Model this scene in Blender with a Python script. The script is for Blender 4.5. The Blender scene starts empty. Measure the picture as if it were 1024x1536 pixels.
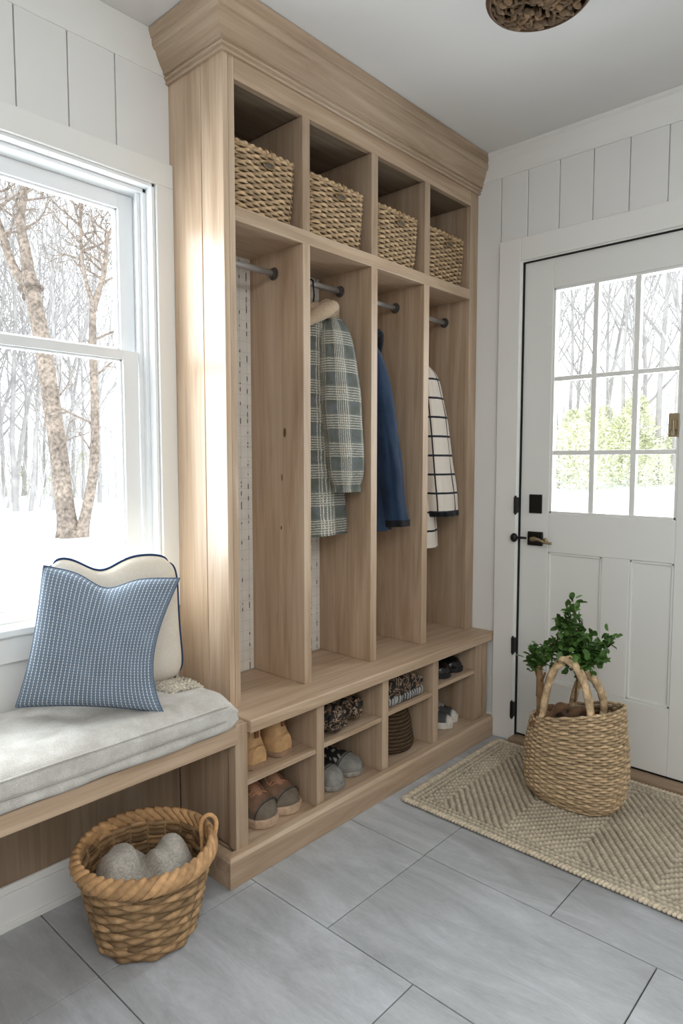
import bpy, math, random
from mathutils import Vector, Matrix, noise
PI = math.pi
S, Cc, rad = math.sin, math.cos, math.radians
scene = bpy.context.scene
col = scene.collection
RND = random.Random(11)

# ------------------------------------------------------------------ builders
def lerp(a, b, t): return a + (b - a) * t
def tab(t, pts):
    """smooth table interpolation of [(t, value), ...]"""
    if t <= pts[0][0]: return pts[0][1]
    for (a, va), (b, vb) in zip(pts, pts[1:]):
        if t <= b:
            k = (t - a) / (b - a); k = k * k * (3 - 2 * k)
            return lerp(va, vb, k)
    return pts[-1][1]
def nz(x, y, z, s=1.0): return noise.noise(Vector((x * s, y * s, z * s)))
def catmull(P, n):
    """resample a polyline smoothly, n points per span"""
    P = [Vector(p) for p in P]; out = []
    for i in range(len(P) - 1):
        p0 = P[max(i - 1, 0)]; p1 = P[i]; p2 = P[i + 1]; p3 = P[min(i + 2, len(P) - 1)]
        for k in range(n):
            t = k / n
            out.append(0.5 * ((2 * p1) + (p2 - p0) * t + (2 * p0 - 5 * p1 + 4 * p2 - p3) * t * t + (3 * p1 - p0 - 3 * p2 + p3) * t ** 3))
    out.append(P[-1]); return out

class MB:
    def __init__(s): s.v = []; s.f = []; s.c = []; s.u = []; s.anyc = False; s.anyu = False
    def add(s, vs, fs, c=None, u=None):
        n = len(s.v); s.v += [tuple(p) for p in vs]; s.f += [tuple(i + n for i in f) for f in fs]
        if c is None: s.c += [(1, 1, 1, 1)] * len(vs)
        elif isinstance(c[0], (int, float)): s.c += [tuple(c[:3]) + (1,)] * len(vs); s.anyc = True
        else: s.c += [tuple(k[:3]) + (1,) for k in c]; s.anyc = True
        if u is None: s.u += [(0, 0, 0)] * len(vs)
        else: s.u += [(a[0], a[1], 0) for a in u]; s.anyu = True
        return s
    def box(s, x0, x1, y0, y1, z0, z1, c=None):
        vs = [(x0, y0, z0), (x1, y0, z0), (x1, y1, z0), (x0, y1, z0), (x0, y0, z1), (x1, y0, z1), (x1, y1, z1), (x0, y1, z1)]
        return s.add(vs, [(0, 3, 2, 1), (4, 5, 6, 7), (0, 1, 5, 4), (1, 2, 6, 5), (2, 3, 7, 6), (3, 0, 4, 7)], c)
    def grid(s, rows, wrap=False, c=None, u=None, flip=False):
        """rows: list of equal-length point lists"""
        nr, nc = len(rows), len(rows[0]); fs = []
        for i in range(nr - 1):
            for j in range(nc if wrap else nc - 1):
                q = (i * nc + j, i * nc + (j + 1) % nc, (i + 1) * nc + (j + 1) % nc, (i + 1) * nc + j)
                fs.append(q[::-1] if flip else q)
        return s.add([p for r in rows for p in r], fs, [k for r in c for k in r] if c and not isinstance(c[0], (int, float)) else c,
                     [k for r in u for k in r] if u else None)
    def loft(s, rings, caps=(True, True), c=None, flip=False):
        n = len(s.v); s.grid(rings, True, c, None, flip); m = len(rings[0])
        if caps[0]: s.f.append(tuple(n + i for i in (range(m) if flip else range(m - 1, -1, -1))))
        if caps[1]:
            k = n + (len(rings) - 1) * m; s.f.append(tuple(k + i for i in (range(m - 1, -1, -1) if flip else range(m))))
        return s
    def tube(s, P, r, n=8, closed=False, caps=True, c=None, twist=None):
        P = [Vector(p) for p in P]; m = len(P); rings = []
        ref = None
        for i, p in enumerate(P):
            t = (P[(i + 1) % m] - P[i - 1]) if closed else (P[min(i + 1, m - 1)] - P[max(i - 1, 0)])
            if t.length < 1e-9: t = Vector((0, 0, 1))
            t.normalize()
            if ref is None: ref = Vector((0, 0, 1)) if abs(t.z) < .9 else Vector((1, 0, 0))
            a = (ref - t * ref.dot(t))
            if a.length < 1e-4: a = Vector((0, 1, 0)).cross(t)
            a.normalize(); b = t.cross(a); ref = a
            rr = r[i] if isinstance(r, (list, tuple)) else r
            ring = []
            for k in range(n):
                w = 2 * PI * k / n; q = rr
                if twist: q = rr * (1 + .22 * S(2 * (w + twist * i)))
                ring.append(p + a * Cc(w) * q + b * S(w) * q)
            rings.append(ring)
        if closed: rings.append(rings[0])
        cc = c
        if c is not None and not isinstance(c[0], (int, float)):
            c2 = list(c) + ([c[0]] if closed else []); cc = [[k] * n for k in c2]
        return s.loft(rings, (caps and not closed,) * 2, cc)
    def blob(s, cx, cy, cz, rx, ry, rz, nu=18, nv=12, fn=None, c=None):
        rings = []
        for j in range(nv + 1):
            ph = -PI / 2 + PI * j / nv; ring = []
            for i in range(nu):
                th = 2 * PI * i / nu; d = Vector((Cc(ph) * Cc(th), Cc(ph) * S(th), S(ph)))
                k = fn(d) if fn else 1
                ring.append((cx + d.x * rx * k, cy + d.y * ry * k, cz + d.z * rz * k))
            rings.append(ring)
        return s.loft(rings, (False, False), c)
    def rev(s, prof, cx, cy, n=28, axis='z', c=None):
        rings = []
        for r, h in prof:
            if axis == 'z': rings.append([(cx + r * Cc(2 * PI * i / n), cy + r * S(2 * PI * i / n), h) for i in range(n)])
        return s.loft(rings, (True, True), c)
    def build(s, name, m, parent=None, org=(0, 0, 0), smooth=False, bevel=0, sub=0):
        me = bpy.data.meshes.new(name)
        o0 = Vector(org)
        me.from_pydata([tuple(Vector(p) - o0) for p in s.v], [], s.f)
        if s.anyc:
            a = me.color_attributes.new('Col', 'FLOAT_COLOR', 'POINT'); a.data.foreach_set('color', [k for q in s.c for k in q])
        if s.anyu:
            a = me.attributes.new('UVm', 'FLOAT_VECTOR', 'POINT'); a.data.foreach_set('vector', [k for q in s.u for k in q])
        if smooth: me.polygons.foreach_set('use_smooth', [True] * len(me.polygons))
        me.update(); me.validate()
        me.materials.append(m)
        o = bpy.data.objects.new(name, me); col.objects.link(o)
        if parent is not None: o.parent = parent
        else: o.location = o0
        if bevel:
            b = o.modifiers.new('Bevel', 'BEVEL'); b.width = bevel; b.segments = 2; b.limit_method = 'ANGLE'; b.angle_limit = rad(40)
        if sub:
            b = o.modifiers.new('Sub', 'SUBSURF'); b.levels = sub; b.render_levels = sub
        return o

def thing(name, label, cat, loc=(0, 0, 0), rotz=0, group=None, kind=None):
    o = bpy.data.objects.new(name, None); col.objects.link(o); o.empty_display_size = .05
    o.location = loc; o.rotation_euler = (0, 0, rotz)
    return tag(o, label, cat, group, kind)
def tag(o, label=None, cat=None, group=None, kind=None):
    if label: o['label'] = label
    if cat: o['category'] = cat
    if group: o['group'] = group
    if kind: o['kind'] = kind
    return o
def dup(o, loc=None, rotz=None, label=None, scale=None, parent=None):
    c = o.copy(); col.objects.link(c)
    if parent is not None: c.parent = parent
    if loc is not None: c.location = loc
    if rotz is not None: c.rotation_euler = (0, 0, rotz)
    if scale is not None: c.scale = scale
    if label: c['label'] = label
    for ch in list(o.children): dup(ch, parent=c)
    return c

# ------------------------------------------------------------------ materials
class NT:
    def __init__(s, name):
        s.m = bpy.data.materials.new(name); s.m.use_nodes = True; s.t = s.m.node_tree
        s.b = s.t.nodes['Principled BSDF']
    def n(s, typ, **kw):
        o = s.t.nodes.new('ShaderNode' + typ)
        for k, v in kw.items():
            if k.startswith('i_'): s.set(o.inputs[int(k[2:])], v)
            elif hasattr(o, k): setattr(o, k, v)
            else: s.set(o.inputs[k.replace('_', ' ')], v)
        return o
    def set(s, inp, v):
        if isinstance(v, bpy.types.NodeSocket): s.t.links.new(v, inp)
        elif isinstance(v, bpy.types.Node): s.t.links.new(v.outputs[0], inp)
        else: inp.default_value = v
    def p(s, **kw):
        for k, v in kw.items(): s.set(s.b.inputs[k.replace('_', ' ')], v)
        return s
    def math(s, op, a, b=0.0, cl=False): return s.n('Math', operation=op, use_clamp=cl, i_0=a, i_1=b).outputs[0]
    def ramp(s, fac, stops):
        r = s.n('ValToRGB'); e = r.color_ramp.elements
        while len(e) > 1: e.remove(e[-1])
        for i, (pos, c) in enumerate(stops):
            q = e[0] if i == 0 else e.new(pos); q.position = pos; q.color = tuple(c[:3]) + (1,)
        s.set(r.inputs[0], fac); return r.outputs[0]
    def mix(s, a, b, fac, mode='MIX'):
        o = s.n('MixRGB', blend_type=mode); s.set(o.inputs[0], fac); s.set(o.inputs[1], a); s.set(o.inputs[2], b); return o.outputs[0]
    def coord(s, scale=(1, 1, 1), rnd=True, rot=(0, 0, 0)):
        tc = s.n('TexCoord').outputs['Object']
        if rnd:
            r = s.n('ObjectInfo').outputs['Random']
            k = s.n('VectorMath', operation='SCALE'); s.set(k.inputs[0], (17., 13., 9.)); s.set(k.inputs['Scale'], r)
            tc = s.n('VectorMath', operation='ADD', i_0=tc, i_1=k.outputs[0]).outputs[0]
        return s.n('Mapping', Vector=tc, Scale=scale, Rotation=rot).outputs[0]
    def noise(s, v, scale=5., detail=4., rough=.5, dist=0.):
        o = s.n('TexNoise'); s.set(o.inputs['Vector'], v); o.inputs['Scale'].default_value = scale; o.inputs['Detail'].default_value = detail
        o.inputs['Roughness'].default_value = rough; o.inputs['Distortion'].default_value = dist; return o.outputs[0]
    def bump(s, h, strength=.3, dist=.01):
        o = s.n('Bump'); o.inputs['Strength'].default_value = strength; o.inputs['Distance'].default_value = dist; s.set(o.inputs['Height'], h)
        s.t.links.new(o.outputs[0], s.b.inputs['Normal']); return s
    def attr(s, name='Col'): return s.n('Attribute', attribute_name=name)

def srgb(r, g, b):
    f = lambda c: c / 12.92 if c <= .04045 else ((c + .055) / 1.055) ** 2.4
    return tuple(f(x / 255) for x in (r, g, b)) + (1,)
def plain(name, c, rough=.5, metal=0., bump=0, bs=200., var=0.):
    t = NT(name); base = c
    if var:
        n = t.noise(t.coord(), 6., 4.); base = t.mix(tuple(k * (1 - var) for k in c[:3]) + (1,), c, n)
    t.p(Base_Color=base, Roughness=rough, Metallic=metal)
    if bump: t.bump(t.noise(t.coord(), bs, 3.), bump, .004)
    return t.m
_w = {}
def wood(axis, tone=1.0, key='', rough=.42):
    k = (axis, tone)
    if k in _w: return _w[k]
    t = NT('oak_%s_%d' % (axis, int(tone * 100)))
    sc = {'x': (.9, 13, 13), 'y': (13, .9, 13), 'z': (13, 13, .9)}[axis]
    v = t.coord(sc)
    n1 = t.noise(v, 1.5, 6., .6, .8)
    fs = {'x': (3, 160, 160), 'y': (160, 3, 160), 'z': (160, 160, 3)}[axis]
    n2 = t.noise(t.coord(fs), 1., 2., .6)
    n3 = t.noise(t.coord((1.5, 1.5, 1.5)), 1.2, 2.)
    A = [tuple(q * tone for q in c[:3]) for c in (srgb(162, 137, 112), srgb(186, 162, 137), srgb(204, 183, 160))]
    c = t.ramp(n1, [(.28, A[0]), (.5, A[1]), (.72, A[2])])
    c = t.mix(c, t.ramp(n2, [(.3, (.78, .75, .72)), (.6, (1, 1, 1))]), .5, 'MULTIPLY')
    c = t.mix(c, t.ramp(n3, [(.3, (.86, .85, .84)), (.7, (1.05, 1.04, 1.03))]), .8, 'MULTIPLY')
    t.p(Base_Color=c, Roughness=rough); t.b.inputs['Specular IOR Level'].default_value = .4
    t.bump(n2, .12, .002)
    _w[k] = t.m; return t.m
def attrmat(name, c, rough=.8, nscale=60., namt=.35, bump=.2, bs=300.):
    """colour = base * vertex attribute 'Col' * noise"""
    t = NT(name); a = t.attr().outputs['Color']
    n = t.noise(t.coord(), nscale, 3.)
    k = t.mix(c, a, 1., 'MULTIPLY')
    k = t.mix(k, t.ramp(n, [(.25, (1 - namt,) * 3), (.75, (1 + namt * .3,) * 3)]), 1., 'MULTIPLY')
    t.p(Base_Color=k, Roughness=rough); t.b.inputs['Specular IOR Level'].default_value = .25
    if bump: t.bump(t.noise(t.coord(), bs, 2.), bump, .003)
    return t.m
def fabric(name, c, c2=None, rough=.95, ws=700., bump=.35, blot=8.):
    t = NT(name); c2 = c2 or tuple(k * .75 for k in c[:3]) + (1,)
    v = t.coord(rnd=False)
    n = t.noise(v, blot, 5., .6); w = t.noise(v, ws, 2.)
    k = t.mix(c2, c, t.ramp(n, [(.3, (0, 0, 0)), (.7, (1, 1, 1))]))
    k = t.mix(k, t.ramp(w, [(.3, (.78,) * 3), (.7, (1.1,) * 3)]), .8, 'MULTIPLY')
    t.p(Base_Color=k, Roughness=rough); t.b.inputs['Specular IOR Level'].default_value = .15
    t.b.inputs['Sheen Weight'].default_value = .15
    t.bump(w, bump, .003); return t.m

M = {}
M['wall'] = plain('white_wall_paint', srgb(226, 226, 224), .6, bump=.03, bs=90.)
M['ceil'] = plain('ceiling_paint', srgb(224, 223, 221), .8, bump=.02, bs=60.)
M['trim'] = plain('white_trim_paint', srgb(231, 231, 228), .38)
M['sash'] = plain('white_sash_paint', srgb(232, 234, 235), .35)
M['door'] = plain('white_door_paint', srgb(228, 229, 226), .4)
M['grout'] = plain('dark_grout', srgb(78, 78, 78), .9)
M['black'] = plain('black_iron', srgb(26, 25, 25), .38, .4, bump=.1, bs=120.)
M['bronze'] = plain('aged_bronze', srgb(168, 150, 118), .35, .5, bump=.3, bs=90., var=.5)
M['steel'] = plain('brushed_steel_rod', srgb(176, 174, 172), .35, .35)
M['flange'] = plain('dark_steel_flange', srgb(96, 90, 86), .4, .4)
M['dark'] = plain('dark_void', srgb(20, 17, 15), .9)
M['snow'] = plain('snow', (.86, .88, .92, 1), .8, bump=.4, bs=1.2)
M['thresh'] = wood('y', .80)

def glass_mat():
    t = NT('window_glass'); nt = t.t
    tr = t.n('BsdfTransparent'); gl = t.n('BsdfGlossy'); gl.inputs['Roughness'].default_value = .02
    tr.inputs[0].default_value = (.97, .985, .985, 1)
    fr = t.n('LayerWeight'); fr.inputs['Blend'].default_value = .2
    k = t.math('MULTIPLY', fr.outputs['Fresnel'], .55)
    mx = t.n('MixShader'); nt.links.new(k, mx.inputs[0]); nt.links.new(tr.outputs[0], mx.inputs[1]); nt.links.new(gl.outputs[0], mx.inputs[2])
    out = [n for n in nt.nodes if n.type == 'OUTPUT_MATERIAL'][0]; nt.links.new(mx.outputs[0], out.inputs[0])
    return t.m
M['glass'] = glass_mat()

def tile_mat():
    t = NT('slate_tile'); a = t.attr().outputs['Color']
    n1 = t.noise(t.coord((7, 1.6, 1), False, (0, 0, .25)), 1.6, 8., .65, 1.2)
    n2 = t.noise(t.coord((1, 1, 1), False), 1.7, 5., .6, .6)
    n3 = t.noise(t.coord((160, 45, 1), False, (0, 0, .25)), 1., 3., .6)
    c = t.ramp(n1, [(.25, srgb(156, 158, 159)), (.5, srgb(176, 178, 180)), (.78, srgb(196, 200, 204))])
    c = t.mix(c, t.ramp(n2, [(.3, (.8, .79, .77)), (.7, (1.06, 1.07, 1.09))]), .9, 'MULTIPLY')
    c = t.mix(c, t.ramp(n3, [(.3, (.9,) * 3), (.7, (1.04,) * 3)]), .8, 'MULTIPLY')
    c = t.mix(c, a, 1., 'MULTIPLY')
    t.p(Base_Color=c, Roughness=t.ramp(n1, [(.3, (.5,) * 3), (.7, (.38,) * 3)])); t.bump(n1, .14, .006); return t.m
M['tile'] = tile_mat()
M['jute'] = attrmat('seagrass_weave', srgb(222, 190, 150), .85, 90., .35)
M['tote'] = attrmat('jute_tote_weave', srgb(230, 200, 160), .85, 90., .35)
M['wicker'] = attrmat('brown_wicker', srgb(200, 162, 118), .6, 60., .4)
M['rug'] = attrmat('wool_jute_rug', srgb(212, 200, 180), .95, 70., .3, .4, 500.)
M['linen'] = fabric('grey_linen', srgb(214, 211, 205), srgb(184, 179, 171), ws=420., bump=.4, blot=16.)
M['cream'] = fabric('cream_cotton', srgb(234, 227, 214), srgb(224, 214, 198), ws=600., bump=.15, blot=5.)
M['piping'] = fabric('navy_piping', srgb(44, 66, 104), ws=500.)
M['knit_w'] = attrmat('cream_chunky_knit', srgb(214, 205, 188), .95, 90., .3, .5, 350.)
M['throw'] = attrmat('grey_knit_throw', srgb(204, 197, 186), .95, 160., .35, .3, 500.)
M['leaf'] = attrmat('green_leaf', srgb(88, 122, 66), .38, 30., .3, 0)
M['bark'] = attrmat('brown_bark', srgb(158, 128, 98), .85, 40., .4, .5, 150.)
M['fleece'] = fabric('beige_fleece', srgb(186, 164, 138), ws=260., bump=.8)
M['navy'] = fabric('navy_canvas', srgb(40, 58, 82), srgb(25, 39, 59), ws=500., bump=.2, blot=9.)
M['blackcloth'] = fabric('black_cloth', srgb(24, 24, 28), ws=300.)
M['browncloth'] = fabric('brown_cloth', srgb(122, 92, 66), srgb(92, 68, 48), ws=300.)

def plaid_mat():
    t = NT('green_grey_plaid'); uv = t.attr('UVm').outputs['Vector']; sp = t.n('SeparateXYZ', Vector=uv)
    nw = t.noise(uv, 420., 2.); nb = t.noise(uv, 25., 3.)
    def band(c, period, off):
        w = t.math('FRACT', t.math('MULTIPLY', t.math('ADD', t.math('ADD', c, off), t.math('MULTIPLY', t.math('SUBTRACT', nb, .5), .006)), 1 / period))
        inb = t.math('LESS_THAN', w, .54)
        f = t.math('FRACT', t.math('MULTIPLY', w, 11.1))
        ln = t.math('LESS_THAN', f, .30)
        return inb, t.math('MULTIPLY', inb, ln)
    bx, lx = band(sp.outputs[0], .088, .02); by, ly = band(sp.outputs[1], .098, .012)
    base = t.mix(srgb(86, 92, 82), srgb(98, 103, 104), t.ramp(nb, [(.4, (0,) * 3), (.6, (1,) * 3)]))
    tint = t.mix(base, srgb(118, 120, 113), t.math('MULTIPLY', t.math('ADD', bx, by), .5))
    ln = t.math('MAXIMUM', lx, ly)
    brk = t.math('GREATER_THAN', nw, .45)
    k = t.mix(tint, t.mix(srgb(224, 220, 210), srgb(206, 190, 164), nb), t.math('MULTIPLY', t.math('MULTIPLY', ln, brk), .85))
    k = t.mix(k, t.ramp(nw, [(.3, (.75,) * 3), (.7, (1.12,) * 3)]), .9, 'MULTIPLY')
    t.p(Base_Color=k, Roughness=.95); t.bump(nw, .4, .003); return t.m
M['plaid'] = plaid_mat()
def pane_mat():
    t = NT('white_windowpane_check'); uv = t.attr('UVm').outputs['Vector']; sp = t.n('SeparateXYZ', Vector=uv)
    nw = t.noise(uv, 500., 2.)
    a = t.math('LESS_THAN', t.math('FRACT', t.math('MULTIPLY', t.math('ADD', sp.outputs[0], .055), 1 / .085)), .10)
    b = t.math('LESS_THAN', t.math('FRACT', t.math('MULTIPLY', sp.outputs[1], 1 / .080)), .11)
    k = t.mix(srgb(222, 212, 200), srgb(40, 42, 50), t.math('MAXIMUM', a, b))
    k = t.mix(k, t.ramp(nw, [(.3, (.82,) * 3), (.7, (1.06,) * 3)]), .8, 'MULTIPLY')
    t.p(Base_Color=k, Roughness=.95); t.bump(nw, .3, .003); return t.m
M['check'] = pane_mat()
def stitch_mat():
    t = NT('blue_stitched_weave'); uv = t.attr('UVm').outputs['Vector']; sp = t.n('SeparateXYZ', Vector=uv)
    nw = t.noise(uv, 380., 2.); nb = t.noise(uv, 14., 4.)
    w = t.math('FRACT', t.math('MULTIPLY', sp.outputs[0], 1 / .0108))
    ln = t.math('LESS_THAN', w, .2)
    row = t.math('FRACT', t.math('MULTIPLY', sp.outputs[1], 1 / .0075))
    dash = t.math('LESS_THAN', row, .72)
    wv = t.math('LESS_THAN', row, .4)
    base = t.mix(srgb(78, 93, 110), srgb(120, 136, 151), t.ramp(nw, [(.35, (0,) * 3), (.65, (1,) * 3)]))
    base = t.mix(base, srgb(130, 141, 155), t.math('MULTIPLY', wv, .4))
    base = t.mix(base, t.ramp(nb, [(.3, (.84,) * 3), (.7, (1.08,) * 3)]), 1., 'MULTIPLY')
    k = t.mix(base, srgb(216, 222, 228), t.math('MULTIPLY', t.math('MULTIPLY', ln, dash), .85))
    t.p(Base_Color=k, Roughness=.95); t.bump(t.math('ADD', nw, t.math('MULTIPLY', ln, .8)), .5, .003); return t.m
M['stitch'] = stitch_mat()
def scarf_mat():
    t = NT('black_tan_pattern'); v = t.coord((1, 1, 1), False)
    n = t.noise(v, 24., 3., .55, 2.6)
    k = t.ramp(n, [(.40, srgb(20, 18, 18)), (.48, srgb(36, 30, 26)), (.53, srgb(118, 88, 64)), (.57, srgb(178, 158, 134)), (.6, srgb(30, 26, 24))])
    t.p(Base_Color=k, Roughness=.85); t.bump(t.noise(v, 300., 2.), .3, .003); return t.m
M['scarf'] = scarf_mat()
def brick_mat():
    t = NT('white_board_nail_marks'); v = t.n('TexCoord').outputs['Object']; sp = t.n('SeparateXYZ', Vector=v)
    n = t.noise(t.n('Mapping', Vector=v, Scale=(30, 1, 46)).outputs[0], 1., 2.); nn = t.noise(v, 20., 3.)
    f = t.math('FRACT', t.math('MULTIPLY', sp.outputs[0], 1 / .031))
    ln = t.math('LESS_THAN', t.math('ABSOLUTE', t.math('SUBTRACT', f, .5)), .07)
    g = t.math('LESS_THAN', t.math('FRACT', t.math('MULTIPLY', sp.outputs[2], 1 / .036)), .05)
    k = t.mix(srgb(226, 222, 214), srgb(206, 200, 190), t.math('MAXIMUM', t.math('MULTIPLY', ln, .6), g))
    k = t.mix(k, srgb(92, 82, 74), t.math('MULTIPLY', ln, t.math('GREATER_THAN', n, .57)))
    k = t.mix(k, t.ramp(nn, [(.3, (.9,) * 3), (.7, (1.03,) * 3)]), 1., 'MULTIPLY')
    t.p(Base_Color=k, Roughness=.7); t.bump(t.math('ADD', ln, g), -.3, .003); return t.m
M['brick'] = brick_mat()
def col_mat(name, rough=.7, bump=.2, bs=200.):
    t = NT(name); a = t.attr().outputs['Color']; n = t.noise(t.coord(), 50., 4.)
    t.p(Base_Color=t.mix(a, t.ramp(n, [(.25, (.72,) * 3), (.75, (1.1,) * 3)]), 1., 'MULTIPLY'), Roughness=rough)
    t.bump(t.noise(t.coord(), bs, 2.), bump, .003); return t.m
M['vc'] = col_mat('shoe_upper_leather', .72)
M['vcs'] = col_mat('shoe_glossy', .22, .05)
M['rubber'] = col_mat('shoe_sole_rubber', .75)
M['lace'] = col_mat('shoe_lace', .9)
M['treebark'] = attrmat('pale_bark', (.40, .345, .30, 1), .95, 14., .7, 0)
M['farbark'] = attrmat('hazed_distant_bark', (.50, .465, .435, 1), 1., 2., .3, 0)  # bark colour whitened to stand in for outdoor haze
M['twig'] = attrmat('hazed_distant_twigs', (.68, .645, .61, 1), 1., 1.5, .3, 0)  # haze put into the twig colour as well
M['shrub'] = attrmat('hazed_yellow_green_needles', (.90, .90, .77, 1), 1., 2., .25, 0)  # needles paled too, haze mixed into their colour

# ------------------------------------------------------------------ dimensions (metres)
W, D, CZ = 1.82, 2.575, 2.485         # window wall plane y, door wall plane x, ceiling height
X0, Y0 = -1.5, -1.9                    # walls behind the camera

# ------------------------------------------------------------------ room shell
def struct(name, mb, m, parent=None, **kw):
    o = mb.build(name, m, parent, **kw)
    if parent is None: o['kind'] = 'structure'
    return o
fl = MB()
b = MB(); b.box(X0, D, Y0, W, -.08, -.006); floor = struct('floor', b, M['grout'])
tl = MB()
colx = [-1.5, -.66, -.21, .245, .703, 1.18, 1.613, 2.06, 2.575]
jo = {4: [1.41, .854], 5: [1.128, .455], 6: [1.13, .723, .05]}
for i in range(len(colx) - 1):
    js = jo.get(i)
    if js is None: js = [1.41 if i == 3 else 1.15 - .2 * (i % 3), .72 - .2 * (i % 3)]
    js = [W] + js
    while js[-1] > Y0 + .4: js.append(js[-1] - .673)
    js[-1] = Y0
    for a, c in zip(js, js[1:]):
        q = .93 + .12 * RND.random(); tl.box(colx[i] + .0015, colx[i + 1] - .0015, c + .0015, a - .0015, -.0065, 0, (q, q, q * (.99 + .03 * RND.random())))
struct('tile', tl, M['tile'], floor, bevel=.001)
b = MB(); b.box(X0 - .1, D + .12, Y0 - .1, W + .16, CZ, CZ + .1); struct('ceiling', b, M['ceil'])
# window wall with its opening
WX0, WX1, WZ0, WZ1 = .18, 1.145, .762, 2.035
b = MB(); y0, y1 = W + .006, W + .16
b.box(X0 - .1, WX0, y0, y1, 0, CZ); b.box(WX1, D + .12, y0, y1, 0, CZ); b.box(WX0, WX1, y0, y1, 0, WZ0); b.box(WX0, WX1, y0, y1, WZ1, CZ)
wl = struct('wall_left', b, M['wall'])
b = MB(); x = 1.03 - .1395 * 18
while x < 1.10:
    b.box(x + .0016, x + (.1379 if x < .95 else .19), W - .004, y0 + .001, 2.07, 2.366) if x > -.1 else b.box(x + .0022, x + .1373, W - .004, y0 + .001, 0.1, 2.366)
    x += .1395
b.box(-.1, 1.205, W - .004, y0 + .001, .4, .70)
struct('wall_boards', b, M['wall'], wl, bevel=.002)
b = MB(); b.box(X0, 1.2, W - .008, W + .006, 2.363, CZ); struct('trim_1', b, M['trim'], bevel=.002)
# door wall with its opening
DY0, DY1, DZ = .592, 1.341, 2.026
b = MB(); x0, x1 = D + .004, D + .12
b.box(x0, x1, Y0 - .1, DY0, 0, CZ); b.box(x0, x1, DY1, W + .006, 0, CZ); b.box(x0, x1, DY0, DY1, DZ, CZ)
wr = struct('wall_right', b, M['wall'])
b = MB(); ys = [1.32 - .134 * i for i in range(-1, 25)]
for a in ys:
    z0 = 2.11 if a > DY0 - .2 else .1
    b.box(D - .004, x0 + .001, a - .134 + .0016, a - .0016 if a < 1.33 else 1.4394, z0, 2.39)
b.box(D - .004, x0 + .001, 1.4426, 1.553, .1, 2.39)
struct('wall_boards', b, M['wall'], wr, bevel=.0018)
# crown on the door wall: flat frieze, slight cove, small top bead
b = MB(); prof = [(0, 2.385), (.010, 2.385), (.012, 2.40), (.022, 2.44), (.036, 2.468), (.044, 2.474), (.044, CZ), (0, CZ)]
b.loft([[(D - o, yy, z) for o, z in prof] for yy in (1.53, Y0)], flip=True); struct('trim_2', b, M['trim'])
b = MB(); b.box(X0 - .1, X0, Y0 - .1, W + .16, 0, CZ); struct('wall_back', b, M['wall'])
b = MB(); b.box(X0, D, Y0 - .1, Y0, 0, CZ); struct('wall_front', b, M['wall'])
# baseboards
b = MB(); b.box(D - .016, D, 1.44, 1.553, 0, .10); b.box(D - .016, D, Y0, .50, 0, .12); struct('baseboard_right', b, M['trim'], bevel=.003)
b = MB(); b.box(X0, 1.10, 1.730, 1.745, 0, .092); b.box(X0, 1.10, 1.736, 1.745, .092, .112); b.box(X0, 1.10, 1.722, 1.730, 0, .018)
struct('baseboard_left', b, M['trim'], bevel=.002)

# ------------------------------------------------------------------ window
win = thing('window_1', 'white double-hung window above the bench looking out on snow', None, (WX1, W, WZ0), kind='structure'); O = (WX1, W, WZ0)
def part(mb, name, m, root, org, **kw): return mb.build(name, m, root, org, **kw)
b = MB(); b.box(WX0 - .06, 1.205, W - .022, W + .004, WZ1, 2.105); b.box(WX1 + .001, 1.205, W - .022, W + .004, .745, WZ1); b.box(WX0 - .06, WX0, W - .022, W + .004, .765, WZ1)
part(b, 'casing', M['trim'], win, O, bevel=.0025)
b = MB()   # stepped jamb and stops
b.box(WX1 - .010, WX1, W - .012, W + .16, WZ0, WZ1); b.box(WX0, WX0 + .010, W - .012, W + .16, WZ0, WZ1); b.box(WX0, WX1, W - .012, W + .16, WZ1 - .010, WZ1)
b.box(WX1 - .022, WX1 - .010, W + .02, W + .155, WZ0, WZ1 - .01); b.box(WX0 + .01, WX0 + .022, W + .02, W + .155, WZ0, WZ1 - .01); b.box(WX0 + .01, WX1 - .01, W + .02, W + .155, WZ1 - .022, WZ1 - .01)
b.box(WX1 - .034, WX1 - .022, W + .034, W + .046, WZ0, WZ1 - .022); b.box(WX0 + .022, WX0 + .034, W + .034, W + .046, WZ0, WZ1 - .022)
part(b, 'jamb', M['sash'], win, O, bevel=.0015)
def sash(nm, x0, x1, y0, y1, z0, z1, st, top, bot):
    b = MB(); b.box(x0, x0 + st, y0, y1, z0, z1); b.box(x1 - st, x1, y0, y1, z0, z1); b.box(x0 + st, x1 - st, y0, y1, z1 - top, z1); b.box(x0 + st, x1 - st, y0, y1, z0, z0 + bot)
    e = .006   # inner glazing bead
    b.box(x0 + st, x0 + st + e, y0 + .01, y1, z0 + bot, z1 - top); b.box(x1 - st - e, x1 - st, y0 + .01, y1, z0 + bot, z1 - top)
    b.box(x0 + st, x1 - st, y0 + .01, y1, z1 - top - e, z1 - top); b.box(x0 + st, x1 - st, y0 + .01, y1, z0 + bot, z0 + bot + e)
    s_ = part(b, nm, M['sash'], win, O, bevel=.0015)
    g = MB(); ym = (y0 + y1) / 2 + .004; g.box(x0 + st - .002, x1 - st + .002, ym, ym + .003, z0 + bot - .002, z1 - top + .002)
    p = g.build('pane', M['glass'], s_, O); return s_
sash('lower_sash', WX0 + .034, WX1 - .036, W + .040, W + .070, .765, 1.540, .050, .028, .030)
sash('upper_sash', WX0 + .024, WX1 - .024, W + .075, W + .105, 1.512, 2.012, .048, .044, .034)
b = MB(); b.box(WX0 - .075, 1.146, W - .036, W + .10, .745, .765); part(b, 'sill', M['trim'], win, O, bevel=.004)
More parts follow.
